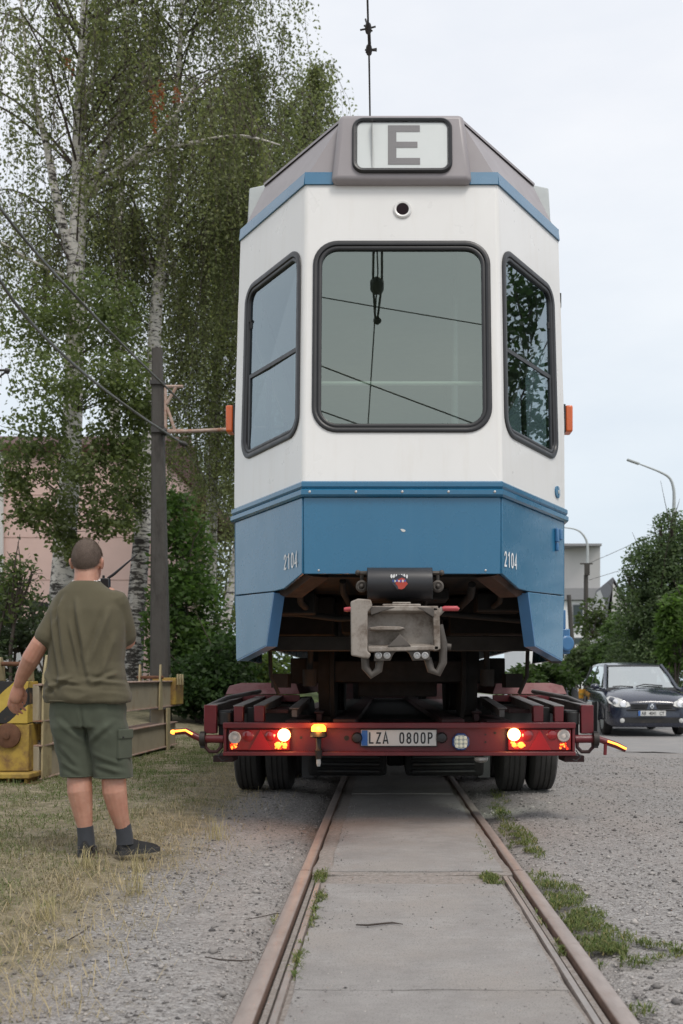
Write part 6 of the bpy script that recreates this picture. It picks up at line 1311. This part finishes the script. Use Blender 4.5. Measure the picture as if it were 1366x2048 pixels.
# grey corrugated fence, road-works sign, striped kerb blocks
fd0, fd1 = at(1120,0,30), at(1172,0,24); fence = thing('metal_fence', 'grey corrugated metal fence behind the trailer on the right', 'fence', (fd0.x, 27, gz(fd0.x, 27, False)))
fm = mat('fence_grey', (.13,.135,.15), .6, var=.12)
for k in range(14):
    a = fd0.lerp(fd1, k/14); b = fd0.lerp(fd1, (k+.94)/14); a.z = b.z = gz(a.x, a.y, False)-.05; h_ = 1.35-.5*k/14
    MB().hexa([a, b, b+Vector((.03,.03,0)), a+Vector((.03,.03,0))], [a+Vector((0,0,h_)), b+Vector((0,0,h_)), b+Vector((.03,.03,h_)), a+Vector((.03,.03,h_))]).build('sheet', fm, fence)
SD = 24.5; q = at(1165,1388,SD); sg = thing('yellow_sign', 'small orange-yellow sign board on a post between trailer and car', 'sign', (q.x, SD, gz(q.x, SD, False)))
MB().box(at(1157,0,SD).x, at(1173,0,SD).x, SD-.02, SD, at(0,1397,SD).z, at(0,1378,SD).z).build('board', mat('sign_orange', (.62,.30,.03), .5), sg, bevel=.004); MB().tube([(q.x,SD+.02,gz(q.x,SD,False)-.05),(q.x,SD+.02,at(0,1382,SD).z)], .02, 8).build('post', M['steel'], sg)
mb = MB()
for k in range(3): MB()
bar = MB().box(at(1158.5,0,SD).x, at(1171.5,0,SD).x, SD-.026, SD-.021, at(0,1390,SD).z, at(0,1386,SD).z).build('marking', M['yellow'], sg)
wm_ = mat('kerb_white', (.6,.6,.58), .8); bkm = mat('kerb_black', (.03,.03,.03), .8); kb = thing('striped_barrier', 'low black and white striped barrier beyond the trailer on the right', 'barrier', (at(1150,0,22.5).x, 22.5, gz(at(1150,0,22.5).x, 22.5, False)))
for k in range(9):
    x = at(1120,0,22.5).x+k*.12; MB().box(x, x+.118, 22.5, 22.62, gz(x,22.5,False)-.02, at(0,1412,22.5).z+.09).build('block', wm_ if k % 2 else bkm, kb)
# street lamps
def lamp(label, D, base, arm, r, grp):
    b = at(base[0], 0, D); g = gz(b.x, D, False); th = thing('street_lamp', label, 'street lamp', (b.x, D, g), group=grp); pts = [at(px, py, D) for px, py in arm]
    MB().tube([(b.x, D, g-.1), (b.x, D, at(0, base[1], D).z)], [r*1.6, r*1.25], 10).build('post', M['concrete'], th, smooth=60)
    P = curve(pts, 16); MB().tube(P, list(np.linspace(r*.9, r*.28, 17)), 8).build('arm', M['lightgrey'], th, smooth=60)
    e = P[-1]; d = (P[-1]-P[-2]).normalized(); MB().obox(e+d*.18, d*.22, (0,.07,0), Vector((-d.z,0,d.x))*.035).build('lamp_head', M['lightgrey'], th, bevel=.02)
    return th
lamp('nearer curved street lamp rising above the trees at the right edge', 34, (1347,1040), [(1347,1045),(1348,1010),(1347.5,980),(1340,957),(1322,945),(1295,934),(1276,927)], .075, 'curved street lamps')
lamp('farther curved street lamp just right of the tram, before the white building', 48, (1172,1150), [(1172,1150),(1175,1118),(1174,1085),(1163,1066),(1148,1058),(1128,1055)], .085, 'curved street lamps')
p3 = at(1142,0,46); t3 = thing('wooden_pole', 'leaning grey wooden pole beside the farther street lamp', 'pole', (p3.x, 46, gz(p3.x,46,False))); MB().tube([(p3.x+.25,46,gz(p3.x,46,False)-.1), (p3.x-.1,46,at(0,1190,46).z)], [.14,.1], 8).build('shaft', M['concrete'], t3, smooth=60)
mb = MB(); q = at(1172,1128,48); mb.box(q.x-.3, q.x+.3, 47.85, 47.93, q.z-.03, q.z+.03); mb.box(q.x-.10, q.x+.14, 47.80, 47.93, q.z-.55, q.z-.0); tag(mb.build('junction_box', M['concrete']), 'grey fittings clamped to the farther lamp post', 'junction box')
cable('service_wire', 'thin wire from the farther lamp post up to the trees', [at(1175,1128,48), at(1250,1095,44), at(1320,1060,38)], .012, cat='wire'); cable('service_wire', 'second thin wire from the farther lamp post below the first', [at(1178,1160,48), at(1250,1138,44), at(1330,1115,38)], .012, cat='wire')

# ------------------------------------------------------------------ the parked car
CARY = 21.2; CARX = (1303-PX)/F*CARY; CG = gz(CARX, CARY, False)+.024; YAW = radians(-2)
car = thing('parked_car', 'dark blue compact people carrier parked facing the camera on the asphalt', 'car', (CARX, CARY, CG), YAW)
cpaint = mat('car_dark_blue', (.020,.026,.048), .25, var=.12, coat=.9, dirt=(.03,.031,.036), damt=.25, dscale=6); cplast = mat('car_plastic', (.02,.021,.024), .6, var=.15); lampg = mat('headlamp_clear', (.55,.55,.53), .15, coat=.9, var=.15, scale=20); ctrim = mat('car_chrome', (.75,.75,.76), .18, metal=.9)
RC = Matrix.Rotation(YAW, 4, 'Z'); CL = Vector((CARX, CARY, CG))
def cw_(x, y, z): return CL+(RC @ Vector((x, y, z)))       # x right in view, y towards its tail
def cmb(mb, name, mats, parent=car, **k):
    mb.v = [tuple(cw_(*v)) for v in mb.v]; return mb.build(name, mats, parent, **k)
# body stations: y, half-width low, half-width waist, z sill, z bumper mid, z waist
def ring(y, wl, ww, zs, zw, zc):
    return [(-wl*.86, y, zs), (-wl*.97, y, zs+.06), (-wl, y, zs+.18), (-ww, y, (zs+zw)/2+.08), (-ww*.985, y, zw-.05), (-ww*.93, y, zw), (-ww*.5, y, zc), (0, y, zc+.012), (ww*.5, y, zc), (ww*.93, y, zw), (ww*.985, y, zw-.05), (ww, y, (zs+zw)/2+.08), (wl, y, zs+.18), (wl*.97, y, zs+.06), (wl*.86, y, zs)]
st = [(.0,.62,.60,.22,.66,.70),(.03,.74,.72,.20,.70,.745),(.10,.83,.80,.19,.74,.80),(.28,.885,.865,.19,.82,.885),(.55,.90,.89,.20,.885,.955),(.85,.90,.90,.20,.93,1.02),(1.05,.90,.90,.20,.95,1.04),(2.2,.905,.905,.20,.98,1.06),(3.4,.90,.895,.21,1.0,1.08),(4.0,.86,.85,.24,1.0,1.08),(4.22,.76,.74,.30,.95,1.0)]
mb = MB(); mb.loft([ring(*s) for s in st], close=True); bodyc = cmb(mb, 'body', cpaint, smooth=50)
# greenhouse: pillars and roof as a loft, then glass set in
def gr(y, w, z0, wt, z1): return [(-w, y, z0), (-wt-.02, y, z1-.10), (-wt*.92, y, z1-.03), (-wt*.5, y, z1), (0, y, z1+.008), (wt*.5, y, z1), (wt*.92, y, z1-.03), (wt+.02, y, z1-.10), (w, y, z0)]
mb = MB(); roofst = [(1.78,.80,1.50,.62,1.545),(1.95,.80,1.50,.64,1.58),(2.5,.80,1.5,.66,1.62),(3.3,.80,1.5,.65,1.60),(3.95,.78,1.45,.60,1.52)]
rr_ = [[(-s[3]-.035,s[0],s[4]-.085),(-s[3],s[0],s[4]-.03),(-s[3]*.5,s[0],s[4]),(0,s[0],s[4]+.008),(s[3]*.5,s[0],s[4]),(s[3],s[0],s[4]-.03),(s[3]+.035,s[0],s[4]-.085)] for s in roofst]
mb.loft(rr_); cmb(mb, 'roof', cpaint, smooth=60)
WS = [(-.80,.98,1.00),(.80,.98,1.00),(.625,1.78,1.525),(-.625,1.78,1.525)]       # windscreen corners (x,y,z)
def ws(u, v, o=0): 
    a = Vector(WS[0]).lerp(Vector(WS[1]), u); b = Vector(WS[3]).lerp(Vector(WS[2]), u); p = a.lerp(b, v); bow = (1-(2*u-1)**2)*.10; return (p.x, p.y-bow*(1-.4*v)-o*.55, p.z+o*.8+bow*.05)
mb = MB(); n = 12; vs = [ws(.045+.91*i/n, .06+.9*j/4) for j in range(5) for i in range(n+1)]; mb.add(vs, [(j*(n+1)+i, j*(n+1)+i+1, (j+1)*(n+1)+i+1, (j+1)*(n+1)+i) for j in range(4) for i in range(n)]); cmb(mb, 'windscreen', M['carglass'], smooth=60)
mb = MB()
for v0, v1 in ((-.05,.06),(.955,1.03)):
    vs = [ws(i/n, v, .001) for v in (v0, v1) for i in range(n+1)]; mb.add(vs, [(i, i+1, n+2+i, n+1+i) for i in range(n)])
cmb(mb, 'windscreen_surround', cplast, smooth=60)
for s in (-1, 1):
    mb = MB(); mb.tube([(s*.86,.80,.97),(s*.80,.99,1.01),(s*.715,1.40,1.30),(s*.635,1.80,1.535)], [.05,.045,.04,.045], 8); cmb(mb, 'pillar', cpaint, smooth=60)
    mb = MB(); mb.add([(s*.86,1.15,1.03),(s*.87,2.35,1.06),(s*.70,2.35,1.53),(s*.66,1.80,1.50)], [(0,1,2,3)]); mb.add([(s*.87,2.45,1.06),(s*.865,3.3,1.08),(s*.69,3.3,1.50),(s*.70,2.45,1.53)], [(0,1,2,3)]); mb.add([(s*.86,3.4,1.08),(s*.82,3.95,1.09),(s*.65,3.85,1.44),(s*.685,3.4,1.49)], [(0,1,2,3)]); cmb(mb, 'side_glass', M['carglass'])
    for (ya, yb) in ((2.34,2.46),(3.29,3.41)): mb = MB(); mb.hexa([(s*.875,ya,1.04),(s*.875,yb,1.04),(s*.845,yb,1.04),(s*.845,ya,1.04)], [(s*.708,ya,1.53),(s*.702,yb,1.53),(s*.67,yb,1.53),(s*.67,ya,1.53)]); cmb(mb, 'pillar', cplast)
    mb = MB(); mb.hexa([(s*.83,3.93,1.06),(s*.80,4.1,1.06),(s*.76,4.1,1.06),(s*.78,3.93,1.06)], [(s*.655,3.84,1.46),(s*.62,3.95,1.46),(s*.58,3.95,1.46),(s*.6,3.84,1.46)]); cmb(mb, 'pillar', cplast)
    # mirror, headlamp, fog lamp, wheels
    mb = MB(); mb.ball((s*1.01,1.02,1.055), (.10,.07,.065), 14); mb.tube([(s*.86,1.05,1.01),(s*.97,1.03,1.03)], [.03,.025], 8); cmb(mb, 'mirror', cpaint, smooth=60)
    hl = [(s*.44,-.0,.64),(s*.56,.0,.60),(s*.74,.05,.62),(s*.85,.25,.70),(s*.87,.42,.80),(s*.80,.40,.845),(s*.62,.20,.79),(s*.47,.075,.72)]
    mb = MB(); c = Vector((s*.68,.06,.72)); vs = [Vector(p)+Vector((s*.012,-.045,.008)) for p in hl]; mb.add(vs+[c+Vector((0,-.02,.0))]+[Vector(p)+Vector((0,.10,0)) for p in hl], [(i,(i+1) % 8,8) for i in range(8)]+[(i,9+i,9+(i+1) % 8,(i+1) % 8) for i in range(8)]); h_ = cmb(mb, 'headlamp', lampg, smooth=40)
    mb = MB(); mb.lathe([(.075,0),(.07,.015),(.03,.022)], (s*.60,-.028,.685), (0,-1,.3), 16); mb.lathe([(.06,0),(.055,.012),(.02,.018)], (s*.74,.075,.735), (s*.3,-1,.3), 16); cmb(mb, 'lamp_reflector', ctrim, h_, smooth=40)
    mb = MB(); mb.lathe([(.05,0),(.05,.02),(.03,.03)], (s*.62,-.01,.335), (0,-1,0), 14); cmb(mb, 'fog_lamp', lampg, smooth=40)
    for y in (.86, 3.50):
        mb = MB(); mb.lathe([(.17,-.20),(.29,-.20),(.315,-.18),(.32,-.15),(.32,-.06),(.315,-.03),(.29,-.01),(.20,-.015)], (s*.90,y,.32), (s,0,0), 26); w = cmb(mb, 'wheel', M['tyre'], smooth=35)
        mb = MB(); mb.lathe([(.02,-.05),(.08,-.03),(.19,-.02),(.205,-.012)], (s*.90,y,.32), (s,0,0), 22); cmb(mb, 'rim', M['lightgrey'], w, smooth=40)
        mb = MB(); arc = [(y+.37*cos(a), .32+.37*sin(a)) for a in [pi*i/14-.05 for i in range(15)]]; mb.tube([(s*.885,ya,za) for ya, za in arc], .028, 6); cmb(mb, 'wheel_arch', cplast, smooth=60)
# grille, badge, plate, bumper intake, wipers, cabin
mb = MB(); 
for z in (.60,.635,.67): 
    for s in (-1, 1): mb.tube([(s*.12,-.03,z),(s*.30,-.022,z+.004),(s*.44,.0,z+.008)], .011, 6)
cmb(mb, 'grille_bar', cplast, smooth=60)
mb = MB(); mb.hexa([(-.44,-.012,.585),(.44,-.012,.585),(.44,.05,.585),(-.44,.05,.585)], [(-.44,.0,.69),(.44,.0,.69),(.44,.06,.69),(-.44,.06,.69)]); cmb(mb, 'grille', M['black'])
mb = MB(); mb.prism([(-.12,-.045,.56),(.12,-.045,.56),(.07,-.03,.70),(-.07,-.03,.70)], (0,.03,0)); cmb(mb, 'badge_mount', cpaint, bevel=.008)
mb = MB(); o_ = [(0,-.055,.575),(.045,-.055,.635),(0,-.05,.70),(-.045,-.055,.635)]; i_ = [(0,-.055,.603),(.020,-.055,.635),(0,-.053,.668),(-.020,-.055,.635)]; mb.add(o_+i_+[(p[0],p[1]+.015,p[2]) for p in o_], [(k,(k+1) % 4,4+(k+1) % 4,4+k) for k in range(4)]+[(k,8+k,8+(k+1) % 4,(k+1) % 4) for k in range(4)]); cmb(mb, 'diamond_badge', ctrim)
mb = MB(); mb.box(-.29,.29,-.055,-.045,.435,.545); cpl_ = cmb(mb, 'number_plate', M['platewhite'], bevel=.003)
mb = MB(); mb.box(-.288,-.245,-.059,-.0555,.437,.543); cmb(mb, 'country_strip', M['plateblue'], cpl_)
for tx_, xx in (('AB', -.175), ('4041', .015), ('CT', .205)): text_mesh(tx_, .07, 'plate_text', M['ink'], cpl_, cw_(xx,-.0575,.49), cw_(1,0,0)-cw_(0,0,0), (0,0,1), sx=.8, depth=.002, bold=.01)
mb = MB(); mb.hexa([(-.55,-.022,.29),(.55,-.022,.29),(.55,.06,.29),(-.55,.06,.29)], [(-.62,-.016,.40),(.62,-.016,.40),(.62,.06,.40),(-.62,.06,.40)]); cmb(mb, 'air_intake', M['black'])
mb = MB(); mb.tube([(-.74,.10,.52),(-.45,-.012,.56),(0,-.03,.565),(.45,-.012,.56),(.74,.10,.52)], .02, 8); cmb(mb, 'bumper_strip', cplast, smooth=60)
mb = MB(); p = [ws(.42,.05,.03), ws(.55,.14,.03), ws(.80,.10,.02)]; mb.tube(p, .014, 6); p = [ws(.10,.05,.03), ws(.22,.07,.03), ws(.38,.05,.02)]; mb.tube(p, .014, 6); cmb(mb, 'wiper', M['black'], smooth=60)
mb = MB(); mb.box(-.75,.75,1.2,4.0,.9,.98); cmb(mb, 'cabin_floor', M['black'])
for s in (-1, 1):
    mb = MB(); mb.box(s*.2,s*.62,2.1,2.25,.98,1.36); mb.box(s*.3,s*.5,2.15,2.25,1.37,1.5); cmb(mb, 'seat', M['black'], bevel=.03)
mb = MB(); mb.box(-.09,.09,1.62,1.65,1.40,1.46); cmb(mb, 'rear_mirror', M['black'], bevel=.01)
# edge of the next car, to its right
c2 = at(1362,1363,CARY-.3)
